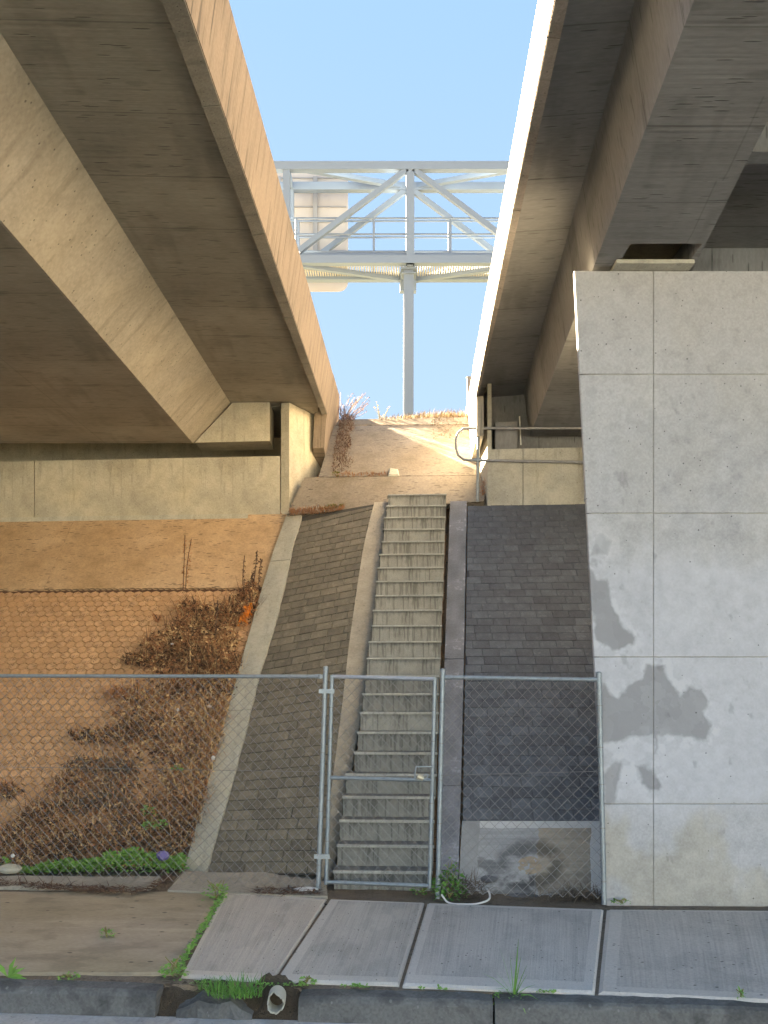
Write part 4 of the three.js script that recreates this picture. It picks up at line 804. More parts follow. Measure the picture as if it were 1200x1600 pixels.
{
  const A = thing('sign_gantry', 'pale blue grey steel truss gantry with walkway standing beyond the embankment', 'gantry');
  const d1 = 23.9, d2 = 24.9, f = (px, py) => P(px, py, d1), b = (px, py) => P(px, py, d2), G = M.gantry;
  const xW = (px, d) => (px - CX) / F * d, lx = -4.2, rx = 8.4, yT = f(0, 261).y, yB = f(0, 407).y;
  for (const d of [d1, d2]) {
    mesh('top_chord', beam(V(lx, yT, -d), V(rx, yT, -d), 0.2, 0.2), G, A);
    mesh('bottom_chord', beam(V(lx, yB, -d), V(rx, yB, -d), 0.2, 0.2), G, A);
  }
  mesh('toe_board', beam(V(lx, yB + 0.17, -d1 - 0.12), V(rx, yB + 0.17, -d1 - 0.12), 0.02, 0.16), G, A);
  const px0 = 641, step = 3.075, xs = [-1, 0, 1, 2].map((k) => xW(px0, d1) + k * step);
  for (const [i, x] of xs.entries()) {
    for (const d of [d1, d2]) mesh('upright', beam(V(x, yB - 0.1, -d), V(x, yT + 0.06, -d), i === 1 && d === d1 ? 0.2 : 0.17, 0.17, V(0, 0, 1)), G, A);
    mesh('cross_member', beam(V(x, yT, -d1), V(x, yT, -d2), 0.14, 0.14), G, A); mesh('cross_member', beam(V(x, yB - 0.06, -d1), V(x, yB - 0.06, -d2), 0.14, 0.14), G, A);
  }
  const x0 = xs[1];
  for (const s of [-1, 1]) {
    const e = x0 + s * step;
    for (const d of [d1 - 0.02, d2 - 0.02]) mesh('diagonal', beam(V(x0 + s * 0.08, yT - 0.08, -d), V(e - s * 0.3, yB + 0.22, -d), 0.13, 0.13, V(0, 0, 1)), G, A);
    mesh('diagonal', beam(V(e - s * 0.1, yT + 0.01, -d1), V(x0 + s * 0.1, yT + 0.01, -d2), 0.13, 0.12), G, A);
    mesh('diagonal', beam(V(e - s * 0.1, yB - 0.09, -d1), V(x0 + s * 0.1, yB - 0.09, -d2), 0.12, 0.1), G, A);
  }
  // walkway grating: bars across
  mesh('grating', Array.from({ length: 192 }, (_, i) => boxAt(lx + 0.2 + i * 0.0625, yB - 0.02, -(d1 + d2) / 2, 0.036, 0.035, 0.78)), M.grating, A);
  mesh('grating_edge', [beam(V(lx, yB - 0.01, -d1 - 0.13), V(rx, yB - 0.01, -d1 - 0.13), 0.03, 0.07), beam(V(lx, yB - 0.01, -d2 + 0.13), V(rx, yB - 0.01, -d2 + 0.13), 0.03, 0.07)], G, A);
  for (const [d, ys] of [[d1 + 0.18, [341, 366, 393]], [d2 - 0.18, [345.5, 371, 396.5]]]) {
    for (const y of ys) mesh('guard_rail', pipe([V(lx, P(0, y, d).y, -d), V(rx, P(0, y, d).y, -d)], 0.026, 8), G, A);
    for (const px of [463, 584, 704, 826]) mesh('guard_post', pipe([V(xW(px, d1 + 0.18), yB, -d), V(xW(px, d1 + 0.18), P(0, ys[0], d).y, -d)], 0.028, 8), G, A);
  }
  // single column with its head plates
  mesh('column', beam(V(xW(638.5, d1), 5, -d1 - 0.3), V(xW(639, d1), yB - 0.12, -d1 - 0.3), 0.25, 0.25, V(0, 0, 1)), G, A);
  const xc = xW(639, d1);
  for (const g of [boxAt(xc, yB - 0.14, -d1 - 0.3, 0.42, 0.05, 0.42), boxAt(xc, yB - 0.25, -d1 - 0.3, 0.36, 0.03, 0.38), boxAt(xc, yB - 0.09, -d2 + 0.1, 0.4, 0.1, 0.3), boxAt(xc - 0.16, yB - 0.28, -d2 + 0.1, 0.1, 0.3, 0.2), boxAt(xc + 0.16, yB - 0.28, -d2 + 0.1, 0.1, 0.3, 0.2)]) mesh('head_plate', g, G, A);
  // sign seen from behind
  const B = thing('road_sign', 'back of a pale road sign board mounted on the gantry', 'sign');
  const d3 = 25.5, X0 = xW(418, d3), X1 = xW(544, d3), Y1 = P(0, 262, d3).y, Y0 = P(0, 456, d3).y, r = 0.3, sh = new THREE.Shape();
  sh.moveTo(X0 + r, Y0); sh.lineTo(X1 - r, Y0); sh.quadraticCurveTo(X1, Y0, X1, Y0 + r); sh.lineTo(X1, Y1 - r); sh.quadraticCurveTo(X1, Y1, X1 - r, Y1); sh.lineTo(X0 + r, Y1); sh.quadraticCurveTo(X0, Y1, X0, Y1 - r); sh.lineTo(X0, Y0 + r); sh.quadraticCurveTo(X0, Y0, X0 + r, Y0);
  mesh('board', new THREE.ExtrudeGeometry(sh, { depth: 0.03, bevelEnabled: false }).translate(0, 0, -d3), M.signBack, B);
  for (const py of [278, 300, 323, 346, 369, 392, 415, 438]) mesh('stiffener', boxAt((X0 + X1) / 2, P(0, py, d3 - 0.05).y, -d3 + 0.05, X1 - X0 - 0.1, 0.03, 0.03), M.signRib, B);
  for (const px of [436, 493]) mesh('bracket', boxAt(xW(px, d3), (Y0 + Y1) / 2, -d3 + 0.11, 0.12, Y1 - Y0 - 0.6, 0.07), M.signRib, B);
}
{
  const A = thing('marker_post', 'small dark marker post behind the right parapet on the skyline', 'post');
  const p = P(733, 652, 16.5), q = P(733, 590, 16.5);
  mesh('post', beam(p.clone().setY(p.y - 0.3), q, 0.07, 0.07, V(0, 0, 1)), mat([0.2, 0.2, 0.2], cF), A); mesh('post_cap', boxAt(q.x, q.y + 0.006, q.z, 0.09, 0.02, 0.09), M.steel, A);
}

// ================================================================ PLANTS AND LITTER
const leafMat = (r, g, b, t = 0.35) => new THREE.MeshPhysicalMaterial({ color: new THREE.Color().setRGB(r, g, b), roughness: 0.8, side: THREE.DoubleSide, transmission: t, thickness: 0 });
const L = { green: leafMat(0.13, 0.30, 0.04), green2: leafMat(0.22, 0.42, 0.07), dry: mat([0.44, 0.22, 0.10], null, 1), straw: mat([0.72, 0.50, 0.25], null, 1), dark: mat([0.12, 0.07, 0.045], null, 1), pink: mat([0.17, 0.11, 0.085], null, 1), gold: mat([0.15, 0.105, 0.045], null, 1), stem: mat([0.22, 0.2, 0.07], null, 1), orange: leafMat(0.85, 0.3, 0.03, 0.3) };
// bent blade: strip of three pieces
function blade(s, p, dir, len, w, droop) {
  const side = new THREE.Vector3().crossVectors(dir, V(0, 1, 0.2)).normalize().multiplyScalar(w / 2);
  if (side.lengthSq() < 1e-10) side.set(w / 2, 0, 0);
  let a = p.clone(), d = dir.clone().normalize(), wa = 1;
  for (let k = 0; k < 3; k++) {
    const b = a.clone().addScaledVector(d, len / 3), wb = [0.85, 0.55, 0.06][k];
    s.quad(a.clone().addScaledVector(side, -wa), a.clone().addScaledVector(side, wa), b.clone().addScaledVector(side, wb), b.clone().addScaledVector(side, -wb));
    a = b; wa = wb; d.y -= droop; d.normalize();
  }
  return a;
}
function leaf(s, p, dir, n, len, w) {                                      // pointed oval leaf, folded along its midrib
  const x = new THREE.Vector3().crossVectors(dir, n).normalize(), m = p.clone().addScaledVector(dir, len * 0.45).addScaledVector(n, len * 0.06), t = p.clone().addScaledVector(dir, len), up = n.clone().multiplyScalar(w * 0.18);
  const l = m.clone().addScaledVector(x, -w / 2).add(up), r = m.clone().addScaledVector(x, w / 2).add(up);
  s.tri(p, m, l); s.tri(p, r, m); s.tri(m, t, l); s.tri(m, r, t);
}
const rdir = (tilt = 1) => { const a = rr(0, 6.283); return V(Math.cos(a) * tilt, 1, Math.sin(a) * tilt).normalize(); };
function broadleaf(s, c, n, spread, hgt, len, w) { for (let i = 0; i < n; i++) { const a = rr(0, 6.283), r = spread * Math.sqrt(rnd()), p = c.clone().add(V(Math.cos(a) * r, hgt * Math.pow(rnd(), 0.8) * (1 - 0.6 * r / spread), Math.sin(a) * r)); leaf(s, p, V(Math.cos(a + rr(-1, 1)), rr(-0.3, 0.5), Math.sin(a + rr(-1, 1))).normalize(), rdir(0.6), len * rr(0.6, 1.2), w * rr(0.6, 1.2)); } }
function tangle(s, c, n, spread, len, w, updir = V(0, 1, 0), tilt = 1.3) { for (let i = 0; i < n; i++) { const a = rr(0, 6.283), r = spread * Math.sqrt(rnd()), p = c(Math.cos(a) * r, Math.sin(a) * r); blade(s, p, updir.clone().add(V(rr(-1, 1), rr(-0.6, 0.6), rr(-1, 1)).multiplyScalar(tilt)).normalize(), len * rr(0.4, 1.2), w * rr(0.6, 1.3), rr(0.05, 0.5)); } }
const one = (name, label, cat, group) => thing(name, label, cat, group);

// ---- mass of dead weeds on the hexagon pavers (nobody could count these)
{
  const dk = new Soup(), dr = new Soup(), st = new Soup(), bark = new Soup();
  const spots = [ // row, column, half width px, half height px, how many, kind
    [392, 938, 14, 26, 150, 'd'], [375, 955, 28, 24, 170, 'd'], [340, 968, 34, 18, 150, 'd'], [300, 985, 40, 18, 190, 'd'], [262, 1008, 44, 16, 170, 'd'], [230, 1032, 40, 10, 170, 'k'], [300, 1028, 42, 16, 220, 'k'], [345, 1002, 28, 20, 130, 's'], [352, 1036, 22, 18, 160, 'd'], [300, 952, 26, 14, 90, 'd'],
    [330, 1076, 34, 14, 170, 'k'], [285, 1078, 30, 16, 140, 'd'], [235, 1092, 40, 14, 150, 's'], [190, 1084, 24, 10, 60, 'p'], [338, 1105, 28, 20, 150, 's'], [225, 1122, 44, 18, 120, 's'], [170, 1150, 62, 10, 210, 'k'], [225, 1142, 30, 16, 170, 'k'], [310, 1135, 40, 26, 220, 's'], [350, 1140, 30, 26, 200, 's'], [280, 1175, 40, 24, 130, 'd'],
    [150, 1198, 46, 12, 190, 'g'], [195, 1205, 20, 10, 90, 'g'], [120, 1226, 30, 10, 70, 'd'], [180, 1230, 30, 12, 80, 'g'], [320, 1190, 36, 30, 260, 's'], [290, 1215, 36, 26, 180, 's'], [95, 1232, 18, 12, 50, 'd'], [170, 1255, 40, 14, 150, 'g'], [110, 1262, 30, 12, 130, 'g'], [10, 1236, 20, 12, 70, 'd'], [60, 1288, 30, 20, 170, 'd'], [75, 1272, 24, 14, 130, 'k'], [30, 1310, 40, 22, 190, 'd'],
    [300, 1245, 30, 28, 230, 'd'], [260, 1270, 44, 22, 230, 'd'], [215, 1292, 44, 20, 210, 'k'], [285, 1300, 24, 30, 240, 'k'], [120, 1310, 46, 20, 220, 'd'], [170, 1318, 40, 18, 200, 'd'], [250, 1318, 40, 22, 240, 'k'], [20, 1335, 30, 14, 150, 'd'], [90, 1330, 40, 14, 160, 'k'], [305, 1270, 18, 24, 160, 'k'], [340, 1168, 22, 22, 150, 's'], [308, 1000, 60, 40, 130, 'd'], [340, 1048, 40, 14, 110, 'd'], [280, 1052, 44, 12, 80, 'd'], [230, 1115, 60, 22, 90, 'd'], [240, 1160, 60, 26, 110, 's'], [360, 1060, 24, 30, 90, 's'], [335, 1130, 34, 60, 260, 's'], [300, 1200, 50, 70, 260, 's'], [270, 1090, 70, 40, 120, 'd'], [240, 1180, 70, 50, 110, 'd'], [200, 1270, 90, 50, 150, 'd'], [290, 1250, 40, 60, 200, 's'], [280, 1290, 50, 50, 160, 'd'],
  ];
  for (const [px, py, hw, hh, n, kind] of spots) for (let i = 0; i < n * 3.4; i++) {
    const a = rr(0, 6.283), r = Math.sqrt(rnd()), x = px + hw * r * Math.cos(a), y = py + hh * r * Math.sin(a);
    if (x > lerpTab(XL, clamp(y, 806, 1362)) + 8) continue;
    const p = onPlane(x, y, planeO, rr(-0.01, 0.05)), dir = nO.clone().multiplyScalar(rr(0.05, 0.45)).add(V(rr(-1, 1), rr(-0.5, 0.6), rr(-0.7, 0.7))).normalize();
    const t = rnd(), s = kind === 'k' ? (t < 0.5 ? dk : t < 0.8 ? dr : st) : kind === 'd' ? (t < 0.45 ? dr : t < 0.8 ? dk : st) : kind === 's' ? (t < 0.5 ? st : t < 0.85 ? dr : dk) : kind === 'g' ? (t < 0.4 ? bark : t < 0.6 ? dk : t < 0.85 ? dr : st) : dr;
    if (rnd() < 0.6) blade(s, p, dir, rr(0.1, 0.36), rr(0.004, 0.009), rr(0, 0.4));
    else { const q = p.clone().addScaledVector(dir, 0.05); for (let k = 0; k < 3; k++) leaf(s, q, V(rr(-1, 1), rr(-1, 0.5), rr(-1, 1)).normalize(), rdir(1), rr(0.025, 0.06), rr(0.015, 0.03)); }
  }
  M.bark = mat([0.2, 0.16, 0.12], null, 1);
  for (const [s, m, lab] of [[dk, L.dark, 'darkest rotted dead weeds lying over the hexagon pavers'], [dr, L.dry, 'brown dry dead weeds over the hexagon pavers'], [st, L.straw, 'pale straw coloured dead stalks over the hexagon pavers'], [bark, M.bark, 'grey brown withered weeds lying in bands over the hexagon pavers']]) tag(mesh('dead_weeds', s.geo(), m), lab, 'weeds', null, 'stuff');
}
// tall dead stalks, each a plant of its own
function stalkPlant(label, bases, mat1, group) {
  const A = one('dead_weed', label, 'weed', group), st = [], lf = new Soup();
  for (const [px, py, px2, py2, lift] of bases) {
    const a = onPlane(px, py, planeO, 0.0), b = P(px2, py2, -a.z - 0.05), m = a.clone().lerp(b, 0.5).add(V(rr(-0.02, 0.02), 0, 0.02));
    st.push(curve([a, m, b], 0.005, 5, 10));
    for (let i = 0; i < 26; i++) { const p = a.clone().lerp(b, rr(0.1, 1)); for (let k = 0; k < 2; k++) leaf(lf, p, V(rr(-1, 1), rr(-1, 0.6), rr(-1, 1)).normalize(), rdir(1), rr(0.025, 0.05), rr(0.012, 0.022)); }
  }
  mesh('stem', st, L.dark, A); mesh('foliage', lf.geo(), mat1, A);
}
stalkPlant('pair of tall thin dead stalks standing alone on the orange slab edge', [[286, 921, 289, 836], [290, 921, 299, 842]], L.dry);
stalkPlant('tall dark dead stalks crowded against the pale strip near the slab', [[381, 935, 382, 868], [395, 925, 402, 860], [404, 920, 408, 875], [390, 925, 396, 895]], L.dark);
stalkPlant('dead stalk sticking up just below the fence rail', [[215, 1096, 214, 1062]], L.dry);
stalkPlant('dark upright dead stalk in the middle of the weed patch', [[335, 1000, 340, 938]], L.dark);
stalkPlant('dead weed with curled leaves at the left edge of the weed patch', [[246, 972, 240, 958], [246, 972, 250, 962]], L.dry);

// green ground cover along the foot of the left slope
{
  const s = new Soup();
  for (let i = 0; i < 3000; i++) {
    const px = rr(6, 290), k = px < 45 ? 0.35 : 1; if (rnd() > k * (0.5 + fbm(px / 290, 0.5, 9, 1, 3, 1001))) continue;
    const topPy = 1360 - 52 * Math.max(0, fbm(px / 290, 0.3, 11, 1, 3, 1003) - 0.18), py = mix(1366, topPy, Math.sqrt(rnd())), p = P(px, py, rr(8.62, 8.95));
    leaf(s, p, V(rr(-1, 1), rr(-0.2, 0.7), rr(-0.4, 1)).normalize(), rdir(0.8), rr(0.025, 0.06), rr(0.018, 0.04));
  }
  tag(mesh('ground_cover', s.geo(), L.green2), 'band of bright green leafy weeds behind the plinth', 'weeds', null, 'stuff');
}
function leafyWeed(label, px, py, d, spread, hgt, n, m = L.green, len = 0.05, w = 0.035, name = 'leafy_weed') {
  const A = one(name, label, 'weed'), c = P(px, py, d), s = new Soup(), st = [];
  for (let i = 0; i < 5; i++) st.push(curve([c.clone(), c.clone().add(V(rr(-0.3, 0.3) * spread, hgt * 0.4, rr(-0.3, 0.3) * spread)), c.clone().add(V(rr(-0.8, 0.8) * spread, hgt * rr(0.6, 1), rr(-0.8, 0.8) * spread))], 0.003, 5, 8));
  broadleaf(s, c, n, spread, hgt, len, w);
  mesh('stem', st, L.stem, A); mesh('foliage', s.geo(), m, A);
}
leafyWeed('bushy green weed at the post right of the gate', 702, 1404, 7.72, 0.13, 0.33, 260, L.green);
leafyWeed('dark green weed at the lower right corner of the gate', 662, 1396, 7.82, 0.1, 0.08, 70, L.green, 0.04, 0.02);
leafyWeed('small bright weed among the dead stalks near the strip', 241, 1296, 9.05, 0.1, 0.14, 60, L.green2);
leafyWeed('tiny pale green sprout above the leafy weed by the strip', 233, 1272, 9.2, 0.05, 0.08, 22, L.green2);
leafyWeed('little pale sprout halfway down the slope by the strip', 275, 1204, 9.55, 0.04, 0.05, 16, L.green2);
leafyWeed('small upright sprout in the middle of the old brown slab', 168, 1466, 6.57, 0.035, 0.09, 24, L.green2, 0.045, 0.022);
leafyWeed('tall leafy weed at the upper end of the weedy joint', 338, 1404, 7.72, 0.1, 0.15, 80, L.green2, 0.04, 0.03);
leafyWeed('leafy weed at the lower end of the weedy joint', 270, 1526, 5.73, 0.07, 0.12, 60, L.green2, 0.035, 0.025);
leafyWeed('low weed on the kerb right of the pipe', 478, 1536, 5.62, 0.05, 0.04, 24, L.green2, 0.03, 0.02);
leafyWeed('tiny sprout in the kerb joint near the right edge', 1157, 1560, 5.35, 0.03, 0.05, 14, L.green2, 0.035, 0.012);
leafyWeed('small green tuft at the foot of the pier', 972, 1412, 7.4, 0.07, 0.04, 40, L.green, 0.03, 0.02);
leafyWeed('small weed on the kerb below the old brown slab', 108, 1528, 5.68, 0.06, 0.03, 26, L.green2, 0.03, 0.02);
{ // joint weeds
  const s = new Soup();
  for (let i = 0; i < 420; i++) { const t = rnd(), px = mix(348, 276, t) + rr(-4, 4), py = mix(1398, 1520, t) + rr(-3, 3); if (fbm(t, 0.2, 14, 1, 2, 1011) < 0.36) continue; leaf(s, onY(px, py, rr(0.005, 0.035)), V(rr(-1, 1), rr(0, 0.6), rr(-1, 1)).normalize(), rdir(0.5), rr(0.02, 0.035), rr(0.014, 0.024)); }
  for (let i = 0; i < 700; i++) { const px = rr(270, 900), py = 1529.5 + (px - 0) * 0.0275 - 3 + rr(-2, 2); if (fbm(px / 900, 0.2, 26, 1, 2, 1013) < (px > 300 && px < 480 ? 0.3 : 0.56)) continue; leaf(s, onY(px, py, rr(0.0, 0.02)), V(rr(-1, 1), rr(0, 0.6), rr(-1, 1)).normalize(), rdir(0.5), rr(0.014, 0.028), rr(0.01, 0.018)); }
  tag(mesh('joint_weeds', s.geo(), L.green2), 'tiny green weeds creeping along the footpath joint and the kerb', 'weeds', null, 'stuff');
}
function grassTuft(label, px, py, d, n, spread, len, m = L.green, tilt = 0.7, w = 0.007) {
  const A = one('grass_tuft', label, 'grass'), s = new Soup(), c = P(px, py, d);
  tangle(s, (x, z) => c.clone().add(V(x, 0, z * 0.4)), n, spread, len, w, V(0, 1, 0.15), tilt);
  mesh('blade', s.geo(), m, A).userData = { kind: 'stuff' };
}
grassTuft('thick green grass tuft growing from the broken kerb', 368, 1556, 5.46, 200, 0.16, 0.12, L.green);
grassTuft('smaller grass fringe left of the broken pipe', 335, 1546, 5.55, 70, 0.09, 0.08, L.green);
{ // tall grass at the kerb joint
  const A = one('tall_grass', 'tall arching grass growing out of the kerb joint', 'grass'), s = new Soup(), c = P(803, 1561, 5.42);
  for (const [dx, up, len, dr] of [[0.05, 1, 0.36, 0.03], [-0.25, 1, 0.34, 0.14], [-0.1, 1, 0.28, 0.05], [0.12, 1, 0.26, 0.1], [0.3, 1, 0.22, 0.1], [-0.6, 0.8, 0.26, 0.25], [-0.45, 0.9, 0.2, 0.2], [0.2, -0.2, 0.2, 0.4], [0.5, 0.7, 0.16, 0.3], [0.25, 0.3, 0.2, 0.45], [-0.5, 0.2, 0.2, 0.5], [0.1, 0.1, 0.17, 0.5], [-0.3, 0.5, 0.18, 0.4], [0.7, 0.5, 0.13, 0.4], [0.35, 0.9, 0.17, 0.15]]) blade(s, c.clone(), V(dx, up, 0.35 - 0.2 * up), len, 0.015, dr);
  mesh('blade', s.geo(), L.green2, A);
  const f = new Soup(); broadleaf(f, P(800, 1560, 5.42), 40, 0.1, 0.05, 0.03, 0.012); mesh('foliage', f.geo(), L.green, A);
}
{
  const A = one('leafy_weed', 'long leaved weed at the left edge of the footpath by the kerb', 'weed'), s = new Soup(), c = P(12, 1527, 5.7);
  for (const [dx, up, len] of [[0.9, 0.5, 0.13], [0.4, 0.9, 0.14], [1, 0.15, 0.1], [-0.5, 0.8, 0.12], [1.1, -0.05, 0.12], [0.7, 0.8, 0.1]]) leaf(s, c.clone(), V(dx, up, 0.1).normalize(), V(0, 0.7, 0.7), len, 0.03);
  mesh('foliage', s.geo(), L.green2, A);
}
// dry growth on the crest and along the left wall
{
  const s = new Soup(), s2 = new Soup();
  for (let i = 0; i < 1700; i++) { const t = rnd(), px = mix(590, 775, Math.pow(t, 0.8)), hgt = smooth(560, 700, px), d = 15.05 + rr(-0.15, 0.4), p = P(px, 656 - 4 * hgt + rr(-2, 2), d); blade(s, p, V(rr(-0.9, 0.9), 1, rr(-0.5, 0.5)).normalize(), rr(0.03, 0.11) * (0.5 + hgt), 0.009, rr(0.1, 0.6)); }
  for (let i = 0; i < 500; i++) { const px = rr(675, 765), py = rr(652, 690), d = mix(15.0, 14.3, (py - 652) / 40); blade(s, P(px, py, d), V(rr(-1, 1), rr(0, 0.7), 0.5).normalize(), rr(0.06, 0.16), 0.007, rr(0.1, 0.5)); }
  tag(mesh('dry_grass', s.geo(), L.gold), 'golden dry grass along the sunlit crest', 'grass', null, 'stuff');
  for (let i = 0; i < 1000; i++) { const t = Math.pow(rnd(), 0.8), py = mix(738, 650, t), w = mix(30, 20, t) * (0.5 + fbm(t, 0.2, 9, 1, 2, 1021)), x0 = mix(517, 532, t), px = x0 + w * rnd(), d = mix(13.5, 15.1, t), p = P(px, py, d); rnd() < 0.5 ? blade(s2, p, V(rr(-0.8, 0.9), rr(0, 1), 0.5).normalize(), rr(0.05, 0.14), 0.007, rr(0.1, 0.5)) : leaf(s2, p, V(rr(-1, 1), rr(-0.5, 0.5), 0.6).normalize(), rdir(1), rr(0.02, 0.05), rr(0.015, 0.03)); }
  tag(mesh('dry_weeds', s2.geo(), L.pink), 'pinkish brown dead weeds between the left wall and the slope', 'weeds', null, 'stuff');
  const A = one('dry_shrub', 'wispy leafless pale shrub on the skyline beside the left wall', 'shrub'), tw = [], tip = new Soup(), c = P(536, 664, 15.15);
  for (let i = 0; i < 34; i++) { const e = P(rr(528, 578), rr(612, 650), 15.5 + rr(-0.3, 0.3)), m = c.clone().lerp(e, 0.55).add(V(rr(-0.05, 0.05), 0.02, 0)); tw.push(curve([c.clone().add(V(rr(-0.08, 0.1), 0, 0)), m, e], 0.0032, 4, 6)); for (let k = 0; k < 7; k++) leaf(tip, e.clone().lerp(m, rnd() * 0.8).add(V(rr(-0.03, 0.03), rr(-0.03, 0.03), 0)), rdir(1), rdir(1), 0.022, 0.014); }
  mesh('twig', tw, L.pink, A); mesh('foliage', tip.geo(), L.pink, A);
  const B = one('dry_shrub', 'sparse dry stems standing on the crest left of the gantry column', 'shrub'), tw2 = [], c2 = P(596, 660, 15.5), t2 = new Soup();
  for (let i = 0; i < 9; i++) { const e = P(rr(585, 612), rr(628, 652), 15.5); tw2.push(curve([c2.clone().add(V(rr(-0.06, 0.06), 0, 0)), c2.clone().lerp(e, 0.5), e], 0.003, 4, 5)); for (let k = 0; k < 4; k++) leaf(t2, e, rdir(1), rdir(1), 0.03, 0.015); }
  mesh('twig', tw2, L.stem, B); mesh('foliage', t2.geo(), L.straw, B);
  // weeds at the landing
  const s3 = new Soup(), s4 = new Soup();
  for (let i = 0; i < 700; i++) { const px = rr(452, 538), py = 803 - (px - 452) * 0.06 + rr(-6, 3), p = P(px, py, 13.15 - (px - 452) / 85 * 0.25); blade(s3, p, V(rr(-1, 1), rr(0.1, 1), 0.5).normalize(), rr(0.03, 0.1), 0.007, 0.3); }
  for (let i = 0; i < 260; i++) { const px = rr(520, 605), py = 743 + rr(-4, 3); blade(s3, P(px, py, 13.47), V(rr(-1, 1), rr(0, 0.7), 0.6).normalize(), rr(0.03, 0.09), 0.008, 0.3); }
  for (let i = 0; i < 160; i++) { const px = rr(752, 764), py = rr(752, 780); blade(s3, P(px, py, 12.75), V(rr(-1, 1), rr(0, 1), 0.6).normalize(), rr(0.04, 0.1), 0.008, 0.3); }
  tag(mesh('landing_weeds', s3.geo(), L.dry), 'dry litter and dead weeds lying along the edges of the landing slab', 'weeds', null, 'stuff');
  for (let i = 0; i < 90; i++) leaf(s4, P(rr(508, 536), rr(789, 796), 13.0), V(rr(-1, 1), rr(0, 0.6), 0.5).normalize(), rdir(0.6), 0.03, 0.02);
  for (let i = 0; i < 30; i++) leaf(s4, P(rr(517, 530), rr(738, 745), 13.45), V(rr(-1, 1), rr(0, 0.6), 0.5).normalize(), rdir(0.6), 0.03, 0.02);
  tag(mesh('landing_moss', s4.geo(), leafMat(0.2, 0.22, 0.05)), 'faint green sprouts at the edge of the landing slab', 'weeds', null, 'stuff');
}
// dry sweepings: twigs, leaves
{
  const s = new Soup();
  const strip = (n, fx) => { for (let i = 0; i < n; i++) { const [px, py, y] = fx(), p = onY(px, py, y); rnd() < 0.75 ? blade(s, p, V(rr(-1, 1), rr(-0.05, 0.25), rr(-0.6, 0.6)).normalize(), rr(0.03, 0.14), rr(0.004, 0.009), rr(0, 0.2)) : leaf(s, p, V(rr(-1, 1), 0.1, rr(-1, 1)).normalize(), rdir(0.4), rr(0.02, 0.05), rr(0.015, 0.03)); } };
  strip(1000, () => { const px = rr(-10, 270); return [px, 1378 + 12 * Math.sin(px / 270 * 2.2) - (px > 225 ? (px - 225) * 0.45 : 0) + rr(-4, 5), 0.02 + rr(0, 0.03)]; });
  strip(300, () => [rr(400, 500), 1392 + rr(-5, 5), 0.02 + rr(0, 0.02)]);
  tag(mesh('sweepings', s.geo(), L.dark), 'dark dry leaves and twigs swept along the plinth', 'debris', null, 'stuff');
  const s2 = new Soup(), sv = s.p; 
  const heap = (n, cx, cy, hw, hh) => { for (let i = 0; i < n; i++) { const a = rr(0, 6.283), r = Math.sqrt(rnd()), p = P(cx + hw * r * Math.cos(a), cy + hh * r * Math.sin(a), 7.7 + rr(-0.08, 0.1)); blade(s2, p, V(rr(-1, 1), rr(0, 0.6), rr(-0.5, 0.5)).normalize(), rr(0.05, 0.18), rr(0.004, 0.009), rr(0, 0.5)); } };
  heap(420, 905, 1402, 38, 9); heap(260, 735, 1392, 26, 16); heap(120, 850, 1408, 40, 4);
  tag(mesh('twigs', s2.geo(), mat([0.14, 0.11, 0.085], null, 1)), 'heap of dry twigs at the foot of the short fence', 'debris', null, 'stuff');
}
// litter
function crumple(name, label, cat, c, r, m, sq = [1, 0.5, 1], seed = 1) {
  const g = new THREE.IcosahedronGeometry(1, 3), p = g.attributes.position;
  for (let i = 0; i < p.count; i++) { const v = V(p.getX(i), p.getY(i), p.getZ(i)), k = 0.7 + 0.6 * fbm((v.x + 2) / 4, (v.y + v.z + 4) / 8, 8, 8, 3, seed); p.setXYZ(i, v.x * r * sq[0] * k, v.y * r * sq[1] * k, v.z * r * sq[2] * k); }
  g.computeVertexNormals(); g.translate(c.x, c.y, c.z);
  return tag(mesh(name, g, m), label, cat);
}
const white = mat([0.62, 0.6, 0.58], null, 0.6), grey = mat([0.12, 0.12, 0.13], null, 0.8);
crumple('plastic_scrap', 'crumpled white plastic scrap at the foot of the gate post', 'litter', onY(478, 1390, 0.03), 0.1, white, [1.0, 0.22, 0.5], 3);
crumple('stone', 'flat pale broken stone on the plinth at the left edge', 'stone', onY(14, 1358, 0.1), 0.12, M.strip, [1.0, 0.35, 0.6], 5);
crumple('paper_scrap', 'tiny white scrap on the pavement edge at far left', 'litter', onY(2, 1374, 0.03), 0.026, white, [1.0, 0.3, 0.6], 6);
crumple('paper_scrap', 'white paper scrap on the weeds above the green band', 'litter', P(20, 1337, 8.75), 0.019, white, [1, 0.9, 0.6], 7);
crumple('paper_scrap', 'white folded paper leaning on the pale strip', 'litter', onPlane(333, 1184, planeO, 0.15), 0.023, white, [0.8, 1, 0.6], 9);
crumple('paper_scrap', 'white scrap in the dark weeds left of the strip', 'litter', onPlane(278, 1109, planeO, 0.12), 0.019, white, [0.8, 1, 0.6], 11);
crumple('paper_scrap', 'dull white scrap in the weeds close to the strip below the rail', 'litter', onPlane(327, 1104, planeO, 0.12), 0.026, mat([0.55, 0.45, 0.38], null, 0.9), [1, 0.7, 0.6], 13);
crumple('paper_scrap', 'small white scrap in the weed patch above the rail', 'litter', onPlane(269, 1006, planeO, 0.12), 0.019, white, [1, 0.6, 0.6], 15);
crumple('plastic_bag', 'crumpled purple blue bag in the green weeds', 'bag', P(254, 1337, 8.62), 0.06, mat([0.14, 0.11, 0.3], null, 0.5), [0.9, 0.8, 0.6], 17);
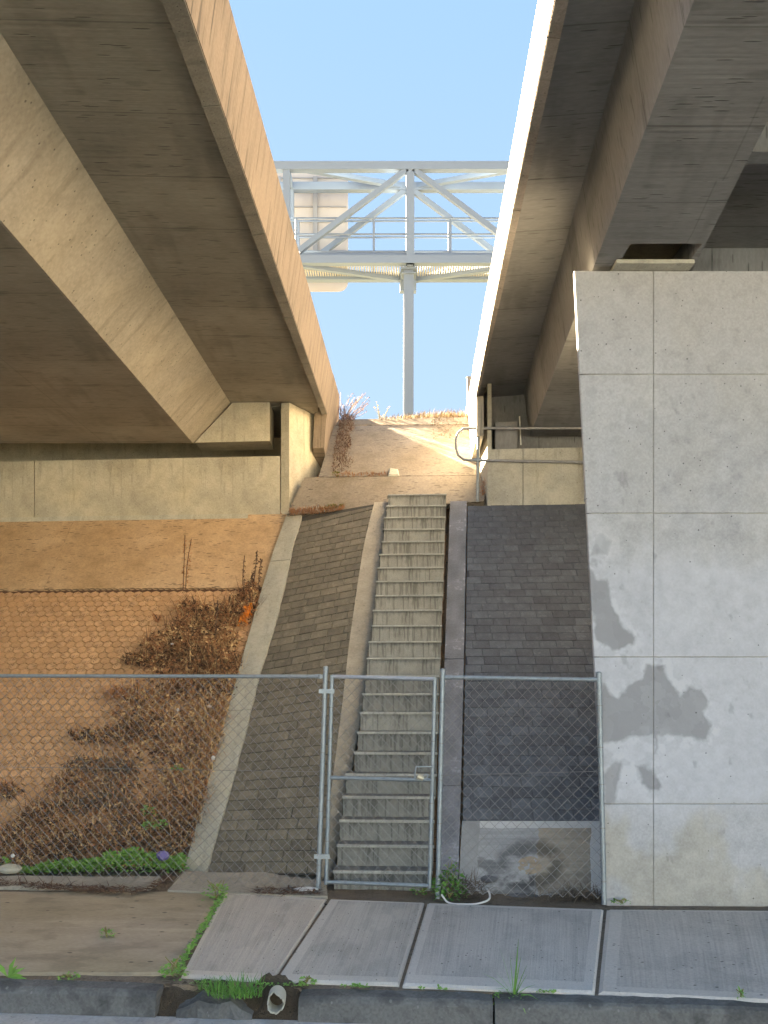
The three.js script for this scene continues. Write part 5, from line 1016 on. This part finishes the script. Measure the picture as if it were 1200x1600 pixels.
{
  const A = one('orange_rag', 'bright orange torn rag caught in the weeds beside the pale strip', 'rag'), f = new Soup();
  for (let i = 0; i < 60; i++) { const t = rnd(), p = onPlane(mix(379, 392, t) + rr(-6, 6) * (1.2 - t), mix(972, 946, t) + rr(-6, 6) * (1.2 - t), planeO, rr(0.06, 0.16)); leaf(f, p, V(rr(-1, 1), rr(-1, 1), rr(0, 1)).normalize(), rdir(1.5), rr(0.03, 0.08), rr(0.025, 0.06)); }
  mesh('cloth', f.geo(), L.orange, A);
}
crumple('black_bag', 'crumpled black bag on the toe panel', 'bag', onPlane(763, 1374, planeS, 0.03), 0.05, grey, [1.5, 0.6, 0.8], 23);
crumple('rubble', 'dark flat lump of rubble at the foot of the toe panel', 'rubble', P(815, 1402, 7.85), 0.1, mat([0.15, 0.15, 0.16], cF), [1.4, 0.3, 0.6], 25);
tag(mesh('hose', curve([P(690, 1398, 7.6), P(700, 1410, 7.54), P(722, 1413, 7.5), P(746, 1412, 7.5), P(763, 1406, 7.52), P(765, 1397, 7.6), P(758, 1386, 7.72), P(750, 1380, 7.78)], 0.008, 8, 50), white), 'white looped hose lying by the post right of the gate', 'hose');
{ // broken drain pipe in the kerb
  const A = thing('drain_pipe', 'broken white drain pipe end poking out of the kerb', 'pipe');
  const c = P(432, 1565, 5.36), ax = V(0.05, -0.02, 1).normalize(), s = new Soup(), N = 28, r1 = 0.054, r0 = 0.046, x = V(1, 0, -0.06).normalize(), y = new THREE.Vector3().crossVectors(ax, x);
  const ring = (r, z, i) => { const a = i / N * 6.2832; return c.clone().addScaledVector(x, r * 0.92 * Math.cos(a)).addScaledVector(y, r * 1.08 * Math.sin(a)).addScaledVector(ax, z + (z > 0 ? 0.035 * (hash(i % N, 4, 8) - 0.5) + 0.03 * Math.sin(a * 2) : 0)); };
  for (let i = 0; i < N; i++) { s.quad(ring(r1, 0.03, i), ring(r1, 0.03, i + 1), ring(r1, -0.1, i + 1), ring(r1, -0.1, i)); s.quad(ring(r0, 0.03, i), ring(r0, 0.03, i + 1), ring(r0, -0.1, i + 1), ring(r0, -0.1, i)); s.quad(ring(r0, 0.03, i), ring(r0, 0.03, i + 1), ring(r1, 0.03, i + 1), ring(r1, 0.03, i)); }
  mesh('pipe_end', s.geo(), mat([0.6, 0.57, 0.48], rep(texConcrete, 1 / 0.3), 0.7, 0.002), A);
  mesh('silt', new THREE.CircleGeometry(0.05, 20).translate(0, 0, 0).applyMatrix4(new THREE.Matrix4().makeBasis(x, y, ax).setPosition(c.clone().addScaledVector(ax, -0.08))).toNonIndexed(), M.dirt, A);
}

renderer.render(scene, camera);
